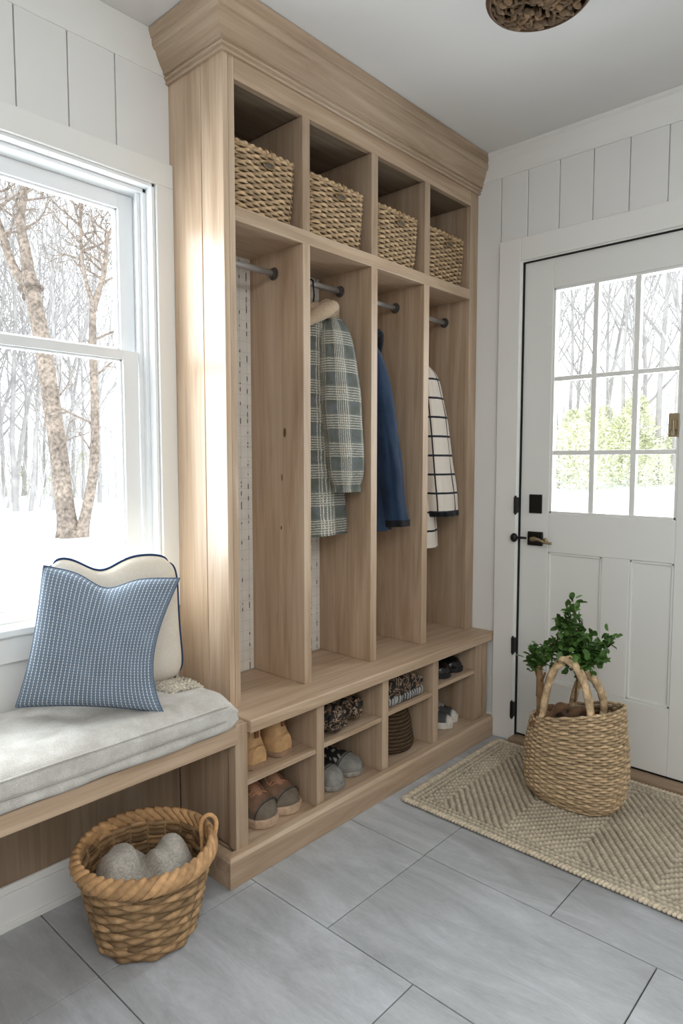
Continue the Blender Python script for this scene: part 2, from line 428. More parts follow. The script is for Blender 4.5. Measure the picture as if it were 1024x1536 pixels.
b = MB(); b.box(WX0 - .06, 1.203, W - .018, W + .004, .672, .745); part(b, 'apron', M['trim'], win, O, bevel=.0025)

# ------------------------------------------------------------------ door
door = thing('door_1', 'white entry door with nine panes and two tall panels', None, (D, DY1, 0), kind='structure'); O = (D, DY1, 0)
b = MB(); b.box(D - .020, D + .004, DY1 - .002, 1.437, 0, 2.118); b.box(D - .020, D + .004, DY0 - .096, DY0 + .002, 0, 2.118); b.box(D - .020, D + .004, DY0 + .002, DY1 - .002, DZ - .001, 2.118)
part(b, 'casing', M['trim'], door, O, bevel=.003)
b = MB(); b.box(D - .008, D + .12, DY1 - .006, DY1, 0, DZ); b.box(D - .008, D + .12, DY0, DY0 + .006, 0, DZ); b.box(D - .008, D + .12, DY0 + .006, DY1 - .006, DZ - .006, DZ)
b.box(D + .052, D + .065, DY1 - .02, DY1 - .006, 0, DZ); b.box(D + .052, D + .065, DY0 + .006, DY0 + .02, 0, DZ)
part(b, 'jamb', M['trim'], door, O)
f0, f1 = D + .010, D + .050
dy1, dy0 = 1.333, .600
gy = [1.208, 1.037, .881, .722]; gz = [.992, 1.240, 1.538, 1.899]
b = MB()
b.box(f0, f1, gy[0], dy1, .032, 2.018); b.box(f0, f1, dy0, gy[3], .032, 2.018)            # stiles
b.box(f0, f1, gy[3], gy[0], gz[3], 2.018); b.box(f0, f1, gy[3], gy[0], .832, gz[0]); b.box(f0, f1, gy[3], gy[0], .032, .290)
b.box(f0, f1, .880, .985, .290, .832)                                                       # middle stile
b.box(f0 + .010, f1, .985, gy[0], .290, .832); b.box(f0 + .010, f1, gy[3], .880, .290, .832)
for (a, c) in ((.985, gy[0]), (gy[3], .880)):                                               # sticking around the flat panels
    for q in ((a, a + .010, .290, .832), (c - .010, c, .290, .832), (a, c, .290, .300), (a, c, .822, .832)):
        b.box(f0 + .004, f0 + .012, *q)
part(b, 'door_leaf', M['door'], door, O, bevel=.0025)
b = MB()
for i in (1, 2): b.box(f0 + .006, f1 - .006, gy[i] - .010, gy[i] + .010, gz[0], gz[3])
for i in (1, 2): b.box(f0 + .007, f1 - .007, gy[3], gy[0], gz[i] - .009, gz[i] + .009)
for q in ((gy[0] - .010, gy[0], gz[0], gz[3]), (gy[3], gy[3] + .010, gz[0], gz[3]), (gy[3], gy[0], gz[0], gz[0] + .010), (gy[3], gy[0], gz[3] - .010, gz[3])): b.box(f0 + .004, f1 - .004, *q)
part(b, 'muntin_grid', M['trim'], door, O, bevel=.002)
for i in range(3):
    for j in range(3):
        g = MB(); g.box(D + .029, D + .032, gy[i + 1] + .009, gy[i] - .009, gz[j] + .008, gz[j + 1] - .008); part(g, 'pane', M['glass'], door, O)
b = MB(); b.box(f0 + .004, f1, dy1 + .0002, DY1 - .0062, .03, DZ - .008); b.box(f0 + .004, f1, dy0, dy1, 2.0182, DZ - .0062); b.box(D - .004, f0 + .004, 1.3336, 1.3352, .024, DZ - .008); b.box(D - .004, f0 + .004, DY0 + .006, 1.3336, 2.0184, 2.0202); part(b, 'gap_shade_strip', M['dark'], door, O)  # dark strips paint the shade of the gap around the door leaf
b = MB(); b.box(f0 - .006, f0 + .001, 1.236, 1.292, .990, 1.068); tag(part(b, 'lock_plate', M['black'], door, O, bevel=.002), 'black square plate above the handle')
b = MB(); b.box(f0 - .012, f0 + .001, 1.228, 1.294, .855, .913); hp = part(b, 'handle_plate', M['black'], door, O, bevel=.003)
b = MB(); b.tube([(f0 - .012, 1.262, .884), (f0 - .035, 1.262, .884)], .010, 10); b.tube(catmull([(f0 - .035, 1.268, .885), (f0 - .037, 1.235, .885), (f0 - .035, 1.205, .874), (f0 - .032, 1.178, .872)], 5), [.007] * 5 + [.006] * 5 + [.0055] * 6, 8)
b.blob(f0 - .034, 1.203, .882, .006, .010, .012, 10, 8); tag(b.build('lever', M['bronze'], hp, O, smooth=True), 'bronze lever')
b = MB(); b.blob(D - .034, 1.338, .886, .013, .016, .019, 16, 12); b.tube([(D - .02, 1.338, .886), (D - .02, 1.29, .886)], .005, 8); part(b, 'latch_knob', M['black'], door, O, smooth=True)
for z in (1.022, .422, .14):
    b = MB(); b.tube([(D - .024, 1.339, z - .034), (D - .024, 1.339, z + .034)], .0075, 10); b.tube([(D - .024, 1.339, z - .040), (D - .024, 1.339, z + .040)], .004, 8)
    b.box(D - .0215, D + .001, 1.334, 1.342, z - .032, z + .032); part(b, 'hinge', M['black'], door, O)
b = MB(); b.box(f0 - .006, f0 + .001, .723, .757, 1.292, 1.378); b.box(f0 - .016, f0 - .006, .728, .750, 1.318, 1.352); b.tube([(f0 - .016, .738, 1.352), (f0 - .020, .735, 1.30)], .005, 8)
tag(part(b, 'sash_latch', M['bronze'], door, O, bevel=.0015), 'small bronze latch at the edge of the panes')
b = MB(); b.box(D - .052, D + .10, DY0 - .09, DY1, 0, .024); th = part(b, 'threshold', M['thresh'], door, O, bevel=.004)
b = MB(); b.box(D + .014, D + .046, DY0 + .008, DY1 - .008, .024, .034); part(b, 'door_sweep', M['dark'], door, O)

# ------------------------------------------------------------------ cubby bench
FY = 1.465
O = (1.105, 1.43, 0)
cb = thing('cubby_bench', 'long oak bench with eight open shoe cubbies below its seat', 'bench', O)
b = MB(); b.box(1.192, 2.572, 1.44, 1.812, .424, .462); part(b, 'seat_top', wood('x', 1.06), cb, O, bevel=.004)
b = MB(); b.box(1.147, 1.192, 1.455, 1.487, .085, .456); b.box(1.155, 1.192, 1.487, 1.742, .085, .456); part(b, 'end_panel', wood('z', .92), cb, O, bevel=.002)
DX = [(1.487, 1.521), (1.825, 1.859), (2.143, 2.180)]
for a, c in DX:
    b = MB(); b.box(a, c, FY, 1.80, .079, .425); part(b, 'divider', wood('z'), cb, O, bevel=.002)
b = MB(); b.box(2.458, 2.548, FY, 1.487, .079, .425); b.box(2.458, 2.48, 1.487, 1.80, .079, .425); b.box(2.520, 2.548, FY - .006, FY + .01, .079, .425); part(b, 'end_stile', wood('z', .93), cb, O, bevel=.002)
for (a, c), z in zip([(1.192, 1.487), (1.521, 1.825), (1.859, 2.143), (2.180, 2.458)], (.274, .281, .291, .308)):
    b = MB(); b.box(a, c, FY + .004, 1.80, z - .016, z); part(b, 'shelf', wood('x'), cb, O, bevel=.002)
b = MB(); b.box(1.15, 2.55, FY, 1.80, .062, .079); part(b, 'bottom_board', wood('x'), cb, O)
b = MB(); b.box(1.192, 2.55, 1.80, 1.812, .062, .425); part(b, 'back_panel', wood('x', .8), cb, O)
b = MB()  # plinth with sloping top edge, mitred return at the left
pr = [(0, 0), (0, .078), (.006, .088), (.030, .090), (.030, 0)]
b.loft([[(1.105 + o, 1.735, z) for o, z in pr], [(1.105 + o, 1.43 + o, z) for o, z in pr], [(2.572, 1.43 + o, z) for o, z in pr]], flip=True)
part(b, 'plinth', wood('x', 1.02), cb, O, bevel=.002)

# ------------------------------------------------------------------ window bench
O = (-.9, 1.44, 0)
wb = thing('window_bench', 'oak bench seat under the window, open beneath', 'bench', O)
b = MB(); b.box(-.9, 1.146, 1.458, 1.808, .42, .456); part(b, 'seat_board', wood('x'), wb, O, bevel=.003)
b = MB(); b.box(-.9, 1.146, 1.440, 1.458, .408, .458); part(b, 'front_rail', wood('x', 1.04), wb, O, bevel=.003)
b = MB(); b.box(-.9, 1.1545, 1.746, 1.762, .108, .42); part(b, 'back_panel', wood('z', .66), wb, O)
b = MB(); b.box(-.9, -.87, 1.458, 1.729, 0, .42); part(b, 'end_panel', wood('z'), wb, O, bevel=.003)

# ------------------------------------------------------------------ locker cabinet
LY = 1.55
O = (1.205, LY, .462)
lc = thing('locker_cabinet', 'tall oak mudroom locker unit with four open bays and a crown', 'cabinet', O)
b = MB(); b.box(1.205, 1.224, LY + .0, 1.652, .462, 2.36); b.box(1.205, 1.224, 1.6545, 1.826, .462, 2.36); part(b, 'side_panel', wood('z', 1.12, rough=.3), lc, O, bevel=.0018)
b = MB(); b.box(2.556, 2.570, LY + .02, 1.826, .462, 2.36); b.box(2.51, 2.556, LY + .02, 1.812, .462, 2.30); part(b, 'side_panel', wood('z', .9), lc, O)
b = MB(); b.box(1.2245, 1.246, LY, LY + .022, .462, 2.36); part(b, 'stile', wood('z'), lc, O, bevel=.0015)
b = MB(); b.box(2.51, 2.571, LY, LY + .020, .462, 2.36); part(b, 'stile', wood('z', .92), lc, O, bevel=.002)
VX = [(1.516, 1.549), (1.856, 1.891), (2.177, 2.213)]
for a, c in VX:
    b = MB(); b.box(a, c, LY, 1.812, .462, 1.896); part(b, 'divider', wood('z'), lc, O, bevel=.002)
    b = MB(); b.box(a, c, LY, 1.812, 1.937, 2.285); part(b, 'divider', wood('z', .82), lc, O, bevel=.002)  # upper dividers in darker oak, cubby shade put into the colour
kmat = plain('wood_knot', srgb(112, 84, 58), .6, var=.5)
for (kx, kz, r1, r2) in ((1.640, 1.30, .007, .016), (1.655, 1.15, .003, .012), (1.66, .98, .003, .007)):
    kn = MB(); kn.blob(1.5155, kx, kz, .0012, r1, r2, 12, 8); part(kn, 'knot', kmat, lc, O, smooth=True)
b = MB(); b.box(1.246, 2.51, LY, 1.812, 1.895, 1.938); part(b, 'shelf', wood('x'), lc, O, bevel=.0025)
b = MB(); b.box(1.246, 2.51, LY, LY + .022, 2.284, 2.36); part(b, 'top_rail', wood('x', .98), lc, O, bevel=.0015)
b = MB(); b.box(1.224, 2.556, LY + .022, 1.812, 2.286, 2.30); part(b, 'top_board', wood('x', .42), lc, O)  # same oak darkened to paint the shade at the cubby tops
b = MB(); b.box(1.224, 1.70, 1.812, 1.819, .462, 1.896); part(b, 'back_panel', M['brick'], lc, O)['label'] = 'white painted back panel'
b = MB(); b.box(1.70, 1.8565, 1.812, 1.819, .462, 1.896); part(b, 'back_panel', M['brick'], lc, O)['label'] = 'white painted back panel'
b = MB(); b.box(1.8565, 2.03, 1.812, 1.819, .462, 1.896); b.box(2.0315, 2.20, 1.812, 1.819, .462, 1.896); b.box(2.2015, 2.556, 1.812, 1.819, .462, 1.896); part(b, 'back_panel', wood('z', .9), lc, O)
b = MB(); b.box(1.224, 2.556, 1.812, 1.819, 1.896, 2.30); part(b, 'back_panel', wood('z', .42), lc, O)  # upper backs darkened the same way, shade painted into the wood tone
cp = [(0, 2.343), (.008, 2.343), (.011, 2.348), (.008, 2.354), (.014, 2.356), (.016, 2.361), (.013, 2.366), (.020, 2.368), (.020, 2.376), (.030, 2.392), (.037, 2.405), (.042, 2.416), (.044, 2.425),
      (.050, 2.428), (.055, 2.436), (.057, 2.446), (.056, 2.454), (.060, 2.456), (.063, 2.466), (.066, 2.476), (.066, CZ - .002), (0, CZ - .002)]
b = MB(); b.loft([[(1.205 - o, 1.814, z) for o, z in cp], [(1.205 - o, LY - o, z) for o, z in cp]], flip=True); part(b, 'crown_return', wood('y', .86, rough=.33), lc, O, bevel=.0008)
b = MB(); b.loft([[(1.205 - o, LY - o, z) for o, z in cp], [(2.572, LY - o, z) for o, z in cp]], flip=True)
part(b, 'crown_moulding', wood('x', .86, rough=.33), lc, O, bevel=.0008)
for (a, c, y, z) in ((1.224, 1.516, 1.686, 1.824), (1.549, 1.856, 1.700, 1.832), (1.891, 2.177, 1.690, 1.824), (2.213, 2.51, 1.675, 1.814)):
    b = MB(); b.tube([(a + .001, y, z), (c - .001, y, z)], .0105, 14); rd = part(b, 'hanging_rod', M['steel'], lc, O, smooth=True)
    for s_, xx in ((1, a), (-1, c)):
        b = MB(); b.tube([(xx + s_ * .0005, y, z), (xx + s_ * .005, y, z)], .021, 18); b.tube([(xx + s_ * .005, y, z), (xx + s_ * .014, y, z)], .0155, 16); b.build('rod_flange', M['flange'], rd, O, bevel=.001)

# ------------------------------------------------------------------ weaving
def superpt(th, hx, hy, e):
    c, s_ = Cc(th), S(th); return hx * math.copysign(abs(c) ** e, c), hy * math.copysign(abs(s_) ** e, s_)
def arcpath(hx, hy, e, n=360, ph=0.):
    P = [superpt(2 * PI * i / n + ph, hx, hy, e) for i in range(n + 1)]; L = [0]
    for a, b_ in zip(P, P[1:]): L.append(L[-1] + math.hypot(b_[0] - a[0], b_[1] - a[1]))
    def at(a):
        d = (a % 1) * L[-1]; lo, hi = 0, n
        while hi - lo > 1:
            m = (lo + hi) // 2
            if L[m] <= d: lo = m
            else: hi = m
        k = (d - L[lo]) / max(1e-9, L[hi] - L[lo]); x = lerp(P[lo][0], P[hi][0], k); y = lerp(P[lo][1], P[hi][1], k)
        q0, q1 = P[(lo - 3) % n], P[(lo + 4) % n]; t = Vector((q1[0] - q0[0], q1[1] - q0[1], 0)).normalized()
        return x, y, Vector((t.y, -t.x, 0))
    return at
def weave(mb, rows, N, sr, amp, per=6, n=5, twist=0., var=.3, seed=1, tone=(1, 1, 1)):
    """rows: list of functions a in [0,1) -> (point, outward). Over-under strands, one closed tube per row."""
    R = random.Random(seed); m = N * per
    for k, fn in enumerate(rows):
        ring, rr, cs = [], [], []
        off = R.random() * .3
        for i in range(m):
            a = i / m; p, o = fn(a)
            w = Cc(PI * (a * N + k + off * 0))
            seg = int(a * N + .5 * (k % 2)); q = 1 - var * (hash((seg * 7919 + k * 104729 + seed)) % 1000) / 1000
            ring.append(Vector(p) + Vector(o) * amp * w + Vector((0, 0, twist * w)))
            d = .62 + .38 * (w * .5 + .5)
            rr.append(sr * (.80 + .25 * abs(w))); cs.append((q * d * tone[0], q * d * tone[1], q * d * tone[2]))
        mb.tube(ring, rr, n, closed=True, c=cs)
def braid(mb, fn, N, r, slant, seed=1, c0=(1, 1, 1), length=1.25):
    """rim of overlapping slanted strands following fn(a)->(point, outward, tangent)"""
    R = random.Random(seed)
    for i in range(N):
        a = i / N; p, o, t = fn(a); L = (Vector(fn((a + 1 / N) % 1)[0]) - Vector(p)).length * length
        p, o, t = Vector(p), Vector(o), Vector(t); up = Vector((0, 0, 1))
        d = (t * Cc(slant) + up * S(slant)); q = .7 + .35 * R.random()
        pts, rr = [], []
        for k in range(7):
            u = k / 6 - .5
            pts.append(p + d * u * L * 1.5 + o * (r * .55 * Cc(u * PI) - r * .2)); rr.append(r * (.35 + .65 * Cc(u * PI)))
        mb.tube(pts, rr, 6, c=(c0[0] * q, c0[1] * q, c0[2] * q))

def rect_basket(hx0, hx1, hy0, hy1, h):
    mb = MB(); nrow = int(h / .0082)
    def rowfn(z):
        t = z / h; hx = lerp(hx0, hx1, t); hy = lerp(hy0, hy1, t)
        at = arcpath(hx, hy, .25)
        def fn(a):
            x, y, o = at(a + .04 * nz(z * 40, 3, 0) * .3)
            bulge = .004 * S(PI * t)
            return (x + o.x * bulge, y + o.y * bulge, z + .0012 * nz(x * 20, y * 20, z * 9)), o
        return fn
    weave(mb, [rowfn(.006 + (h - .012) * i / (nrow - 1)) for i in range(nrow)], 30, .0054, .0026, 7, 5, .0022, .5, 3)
    weave(mb, [rowfn(h - .003), rowfn(h + .003)], 60, .0058, .0016, 4, 5, .001, .3, 8)
    # opaque liner
    L = MB(); L.loft([[(*superpt(2 * PI * i / 40, lerp(hx0, hx1, t) - .004, lerp(hy0, hy1, t) - .004, .32), .002 + t * (h - .006)) for i in range(40)] for t in (0, .5, 1)], (True, False))
    return mb, L
M['liner'] = plain('basket_inside', srgb(112, 86, 56), .9, bump=.4, bs=160.)
mbk, lin = rect_basket(.116, .127, .088, .100, .188)
bk_lab = ['woven storage basket in the leftmost top cubby above the empty bay', 'woven storage basket in the second top cubby above the plaid coat',
          'woven storage basket in the third top cubby above the navy coat', 'woven storage basket in the rightmost top cubby nearest the door wall']
bk0 = thing('storage_basket', bk_lab[0], 'basket', (1.381, 1.668, 1.9408), 0, 'woven storage baskets along the top shelf'); bk0.scale = (.975, 1, 1)
ob = mbk.build('woven_body', M['jute'], bk0, smooth=True); lin.build('inner_lining', M['liner'], bk0)
b = MB(); b.tube([(x_ * .0225, -.1120, .150 + z_ * .0098) for x_, z_ in [(Cc(2 * PI * i / 16) ** 1 * 1.0, S(2 * PI * i / 16)) for i in range(16)]], .0022, 6, closed=True, c=(.45, .4, .32))
b.build('handle_rim', M['jute'], bk0, smooth=True)
b = MB(); b.blob(0, -.1080, .150, .0215, .0055, .0090, 14, 8); b.build('handle_hole', plain('handle_hole_dark', srgb(88, 80, 68), .6), bk0, smooth=True)
for xx in (-.022, .022): b = MB(); b.tube([(xx * .5, -.111, .170), (xx * .5, -.1145, .178), (xx * .5, -.113, .192), (xx * .5, -.104, .1985)], .0017, 6, c=(.5, .45, .38)); b.build('stitch', M['jute'], bk0, smooth=True)
for i, (xc, sx) in enumerate(((1.702, 1.10), (2.034, 1.025), (2.361, 1.075))):
    dup(bk0, (xc, 1.668, 1.9408), 0, bk_lab[i + 1], (sx, 1, 1))

# ------------------------------------------------------------------ wicker basket with throw
BX, BY, BH, RB, RT = .862, 1.462, .224, .110, .160
wk = thing('wicker_basket', 'round brown wicker basket on the tiles under the window bench', 'basket', (BX, BY, 0), rad(-42))
def rowr(z, rfun):
    r = rfun(z)
    def fn(a):
        t = 2 * PI * a; o = Vector((Cc(t), S(t), 0)); return (o.x * r, o.y * r, z + .002 * nz(o.x * 3, o.y * 3, z * 20)), o
    return fn
rfun = lambda z: lerp(RB, RT, (z / BH) ** .85)
mb = MB(); nr = 17
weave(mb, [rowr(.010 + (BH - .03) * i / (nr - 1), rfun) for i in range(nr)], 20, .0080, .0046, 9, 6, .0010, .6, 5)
for i in range(20):   # upright stakes
    a = 2 * PI * (i + .5) / 20; mb.tube([((rfun(z) - .002) * Cc(a), (rfun(z) - .002) * S(a), z) for z in (.004, .08, .16, BH - .01)], .005, 5, c=(.5, .48, .45))
mb.build('woven_body', M['wicker'], wk, smooth=True)
L = MB(); L.rev([(RB - .004, .004), (RB - .002, .008), (rfun(.1) - .001, .1), (rfun(.2) - .001, .2), (rfun(.222) - .001, .222)], 0, 0, 40); L.f.pop(); L.build('inner_lining', M['liner'], wk)
b = MB()
def rim(a):
    t = 2 * PI * a; o = Vector((Cc(t), S(t), 0)); return (o * (RT + .002) + Vector((0, 0, BH - .006)), o, Vector((-S(t), Cc(t), 0)))
braid(b, rim, 40, .0155, .62, 4, (1.1, 1.04, 1.0), 2.1)
b.build('braided_rim', M['wicker'], wk, smooth=True)
b = MB(); t = 0.0
ha = rad(16); hx_, hy_ = (RT + .004) * Cc(ha), (RT + .004) * S(ha)
hp_ = catmull([(hx_ - .020, hy_ - .004, .155), (hx_ - .022, hy_, .213), (hx_ - .024, hy_, .250), (hx_ - .013, hy_, .272), (hx_ + .004, hy_, .275), (hx_ + .016, hy_, .256), (hx_ + .010, hy_ - .004, .213), (hx_ - .004, hy_ - .006, .15)], 5)
b.tube(hp_, .0058, 8, c=(1.2, 1.1, 1.0)); b.build('loop_handle', M['wicker'], wk, smooth=True)
kt = thing('knit_throw', 'nubbly grey knitted throw bunched up inside the wicker basket', 'blanket', (BX, BY, .012), rad(-42))
b = MB(); rows = []; cs = []
nn = 130
for i in range(nn + 1):
    row = []; cr = []
    for j in range(nn + 1):
        u, v = i / nn * 2 - 1, j / nn * 2 - 1
        # square -> disc
        x = u * math.sqrt(1 - v * v / 2); y = v * math.sqrt(1 - u * u / 2); r = math.hypot(x, y)
        R_ = .138; px, py = x * R_, y * R_
        g = lambda cx, cy, s1, s2, h: h * math.exp(-(((px - cx) / s1) ** 2 + ((py - cy) / s2) ** 2) ** 1.55)
        # local +x is to the right of the picture
        lo1, lo2 = g(-.068, -.004, .072, .096, .098), g(.056, .008, .070, .096, .108)
        z = .112 + (lo1 ** 3 + lo2 ** 3) ** (1 / 3) + .014 * nz(px * 13, py * 13, 2.1) + .005 * S((px * .8 + .5 * py) * 120 + 4 * nz(px * 12, py * 12, 0))
        z -= .05 * r ** 6
        if r > .97: z = .09
        k = .5 + .5 * S(px * 820) * S(py * 820 + z * 700)
        row.append((px, py, z + .0022 * k)); kk = .50 + .60 * k; cr.append((kk, kk, kk))
    rows.append(row); cs.append(cr)
b.grid(rows, c=cs); b.build('throw_cloth', M['throw'], kt, smooth=True)
# ------------------------------------------------------------------ tote bag
TX, TY = 2.235, .925
tb = thing('woven_tote_basket', 'tall woven straw tote with two arched handles on the rug', 'tote bag', (TX, TY, .015))
TH = .318
def tprof(z):
    t = z / TH
    return tab(t, [(0, .140), (.12, .166), (.35, .176), (.6, .172), (.85, .162), (1, .156)]), tab(t, [(0, .100), (.15, .118), (.5, .116), (.8, .105), (1, .098)])
def trow(z):
    hy, hx = tprof(z)
    def fn(a):
        x, y = superpt(2 * PI * a, hx, hy, .86); o = Vector((x / hx, y / hy, 0)).normalized()
        w = 1 + .02 * nz(x * 9, y * 9, z * 9)
        tilt = .050 * (-y / .17) * (z / TH) ** 1.3          # rim rises toward the door's free edge
        return (x * w, y * w, z + tilt), o
    return fn
mb = MB(); nr = 38
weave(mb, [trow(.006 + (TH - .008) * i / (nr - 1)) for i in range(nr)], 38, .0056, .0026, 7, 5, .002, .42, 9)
mb.build('woven_body', M['tote'], tb, smooth=True)
L = MB(); rr = []
for z in (.004, .1, .2, TH - .008):
    f = trow(z); rr.append([Vector(f(i / 40)[0]) * .965 if z > .005 else Vector((f(i / 40)[0][0] * .95, f(i / 40)[0][1] * .95, .004)) for i in range(40)])
for ring in rr[1:]:
    pass
L.loft(rr, (True, False)); L.build('inner_lining', M['liner'], tb)
def handle(xo, ya, yb, zt, lean, nm='handle'):
    b = MB(); ym = (ya + yb) / 2; za, zb_ = TH + .05 * -ya / .17 - .03, TH + .05 * -yb / .17 - .03
    P = catmull([(xo, ya, za - .01), (xo, ya, za + .04), (xo + lean * .6, lerp(ya, ym, .35), lerp(za, zt, .72)), (xo + lean, ym, zt), (xo + lean * .6, lerp(yb, ym, .35), lerp(zb_, zt, .75)), (xo, yb, zb_ + .04), (xo, yb, zb_ - .01)], 14)
    for ph in (0, PI):
        Q = []
        for i, p in enumerate(P):
            a = ph + i * .30; Q.append(p + Vector((Cc(a), 0, S(a))) * .0065)
        cs = [(.82 + .2 * S(i * .9 + ph),) * 3 for i in range(len(Q))]
        b.tube(Q, .0115, 7, c=cs)
    b.tube(P, .013, 6, c=(.7, .66, .62))
    return b.build(nm, M['tote'], tb, smooth=True)
handle(-.070, .092, -.078, .515, -.006)
handle(.066, .040, -.070, .435, -.01)
# things inside the tote
sc = thing('brown_scarf', 'brown cloth curled up inside the straw tote basket', 'scarf', (TX - .02, TY, .03))
b = MB()
for (y, z, w, ph) in ((.03, .30, .055, 0), (-.03, .305, .045, 1.2), (.085, .285, .04, 2)):
    P = catmull([(-.05, y + w, z - .05), (-.045, y + w * .5, z - .005), (-.035, y, z + .022), (-.01, y - w * .5, z + .01), (.03, y - w, z - .03)], 6)
    b.tube(P, [.014 + .004 * S(i * .7 + ph) for i in range(len(P))], 8)
b.box(-.055, .055, -.11, .11, 0, .01); b.loft([[(x_ * .07, y_ * .11, z_) for x_, y_ in [(Cc(2 * PI * i / 20), S(2 * PI * i / 20)) for i in range(20)]] for z_ in (.005, .27)])
b.build('curled_cloth', M['browncloth'], sc, smooth=True)
lb = thing('leafy_branch', 'leafy green boxwood cutting standing in the straw tote basket', 'plant', (TX - .03, TY, .3))
st = MB(); lf = MB(); R = random.Random(5)
def P3(x, y, z): return Vector((x, y, z - .3))    # world height minus base height
stems = [([P3(.035, .0, .34), P3(.03, -.005, .44), P3(.02, .005, .53), P3(.02, .02, .62), P3(.02, .035, .70)][:0] or [P3(.035, .02, .36), P3(.03, .01, .48), P3(.025, .005, .58), P3(.03, .025, .66), P3(.02, .04, .712)]),
         [P3(.03, .012, .45), P3(.02, .035, .54), P3(.01, .05, .60), P3(.01, .065, .64)],
         [P3(.03, .012, .45), P3(.03, -.03, .53), P3(.03, -.075, .585), P3(.03, -.105, .602)],
         [P3(.03, .012, .45), P3(.02, -.03, .50), P3(.01, -.06, .53), P3(.0, -.075, .535)],
         [P3(.0, .145, .36), P3(0, .145, .45), P3(-.005, .145, .50), P3(.0, .155, .535)],
         [P3(.0, .145, .43), P3(.0, .125, .48), P3(-.01, .10, .53), P3(-.01, .085, .57)],
         [P3(.0, .145, .43), P3(.0, .16, .47), P3(-.01, .175, .49)]]
stems = [[Vector((p.x, p.y - .012, p.z)) for p in q] for q in stems]
for P in stems:
    Q = catmull(P, 6); st.tube(Q, [lerp(.0045, .0018, i / len(Q)) for i in range(len(Q))], 5, c=(.55, .6, .45))
def leaf(p, d, up, L, w, c):
    d = d.normalized(); sd = d.cross(up); sd = sd.normalized() if sd.length > 1e-3 else Vector((1, 0, 0)); n = sd.cross(d)
    vs = [p]; 
    for t, k in ((.25, .75), (.55, 1.), (.85, .65)):
        vs += [p + d * L * t + sd * w * k + n * w * .25, p + d * L * t - n * w * .1 * t, p + d * L * t - sd * w * k + n * w * .25]
    vs.append(p + d * L - n * .003)
    fs = [(0, 1, 2), (0, 2, 3), (1, 4, 5, 2), (2, 5, 6, 3), (4, 7, 8, 5), (5, 8, 9, 6), (7, 10, 8), (8, 10, 9)]
    lf.add(vs, fs, c)
def leaves(p, n, sp, L=.030):
    for _ in range(n):
        q = p + Vector((R.gauss(0, sp), R.gauss(0, sp), R.gauss(0, sp * .8))); d = Vector((R.gauss(-.2, .7), R.gauss(0, .8), R.gauss(.35, .6)))
        if d.length < .1: continue
        k = .55 + .6 * R.random(); leaf(q, d, Vector((R.gauss(0, .5), R.gauss(0, .5), 1)), L * (.8 + .4 * R.random()), L * .34, (k * .95, k, k * .8))
for P, n0 in zip(stems, (80, 90, 60, 70, 36, 60, 26)):
    Q = catmull(P, 8); lo = len(Q) // 2 if P in (stems[4],) else len(Q) // 3
    for i in range(n0): 
        q = Q[R.randint(lo, len(Q) - 1)]; leaves(q, 1, .011)
leaves(P3(.02, .0, .52), 130, .032); leaves(P3(.02, -.04, .55), 70, .022); leaves(P3(.01, .045, .56), 60, .022); leaves(P3(.02, .01, .60), 60, .024)
leaves(P3(.0, .135, .505), 22, .014)
st.build('stem', M['bark'], lb, smooth=True); lf.build('foliage', M['leaf'], lb, smooth=True)
b = MB(); Q = catmull([P3(.0, .112, .22), P3(.0, .118, .34), P3(.003, .124, .42), P3(.0, .129, .475)], 6); b.tube(Q, [lerp(.019, .009, i / len(Q)) for i in range(len(Q))], 8, c=(1, .95, .85))
b.tube(catmull([P3(.0, .132, .41), P3(-.005, .112, .425), P3(-.01, .10, .455)], 4), .004, 6, c=(.7, .6, .5)); b.build('cut_stub', M['bark'], lb, smooth=True)

# ------------------------------------------------------------------ rug
rg = thing('entry_rug', 'cream and brown woven rug with zigzag ridges before the door', 'rug', (1.83, 1.375, 0))
b = MB(); rows, cs = [], []
rx, ry, st_ = .675, 1.42, .0042
nx, ny = int(rx / st_), int(ry / st_)
for j in range(ny + 1):
    r_, c_ = [], []
    for i in range(nx + 1):
        x, y = i * rx / nx, j * ry / ny
        inner = min(x, y, rx - x)
        band = .235; ph = (y - .12) % (2 * band); zz = ph if ph < band else 2 * band - ph
        if inner > .055:
            d = x * .86 + zz * 1.05 + .003 * nz(x * 30, y * 30, 0); al = x * .6 - zz
            w = d / .030; f = abs((w % 1) - .5) * 2           # ridge profile
            bead = abs(S(al * PI / .0155 + (int(w) % 2) * 1.57))
        else:                                                       # flat border rows
            w = inner / .0185; f = abs((w % 1) - .5) * 2; al = y if inner == x or inner == rx - x else x
            bead = abs(S(al * PI / .016 + (int(w) % 2) * 1.57))
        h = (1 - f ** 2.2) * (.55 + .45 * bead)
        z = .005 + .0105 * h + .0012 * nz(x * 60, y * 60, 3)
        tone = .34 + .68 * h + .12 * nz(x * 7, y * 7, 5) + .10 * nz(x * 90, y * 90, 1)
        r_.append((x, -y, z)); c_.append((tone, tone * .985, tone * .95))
    rows.append(r_); cs.append(c_)
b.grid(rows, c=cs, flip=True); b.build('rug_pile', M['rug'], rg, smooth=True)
b = MB(); R = random.Random(3)
def seam(p0, p1, n):
    p0, p1 = Vector(p0), Vector(p1); t = (p1 - p0).normalized(); o = Vector((t.y, -t.x, 0))
    for i in range(n):
        p = p0.lerp(p1, (i + .5) / n); q = .88 + .22 * R.random(); L = (p1 - p0).length / n
        P = [p + t * (k / 4 - .5) * L * .9 + Vector((0, 0, .0065)) + o * .010 * Cc(PI * (k / 4)) for k in range(5)]
        b.tube(P, [.0035, .0058, .0066, .0058, .0035], 6, c=(1.06 * q, 1.04 * q, 1.0 * q))
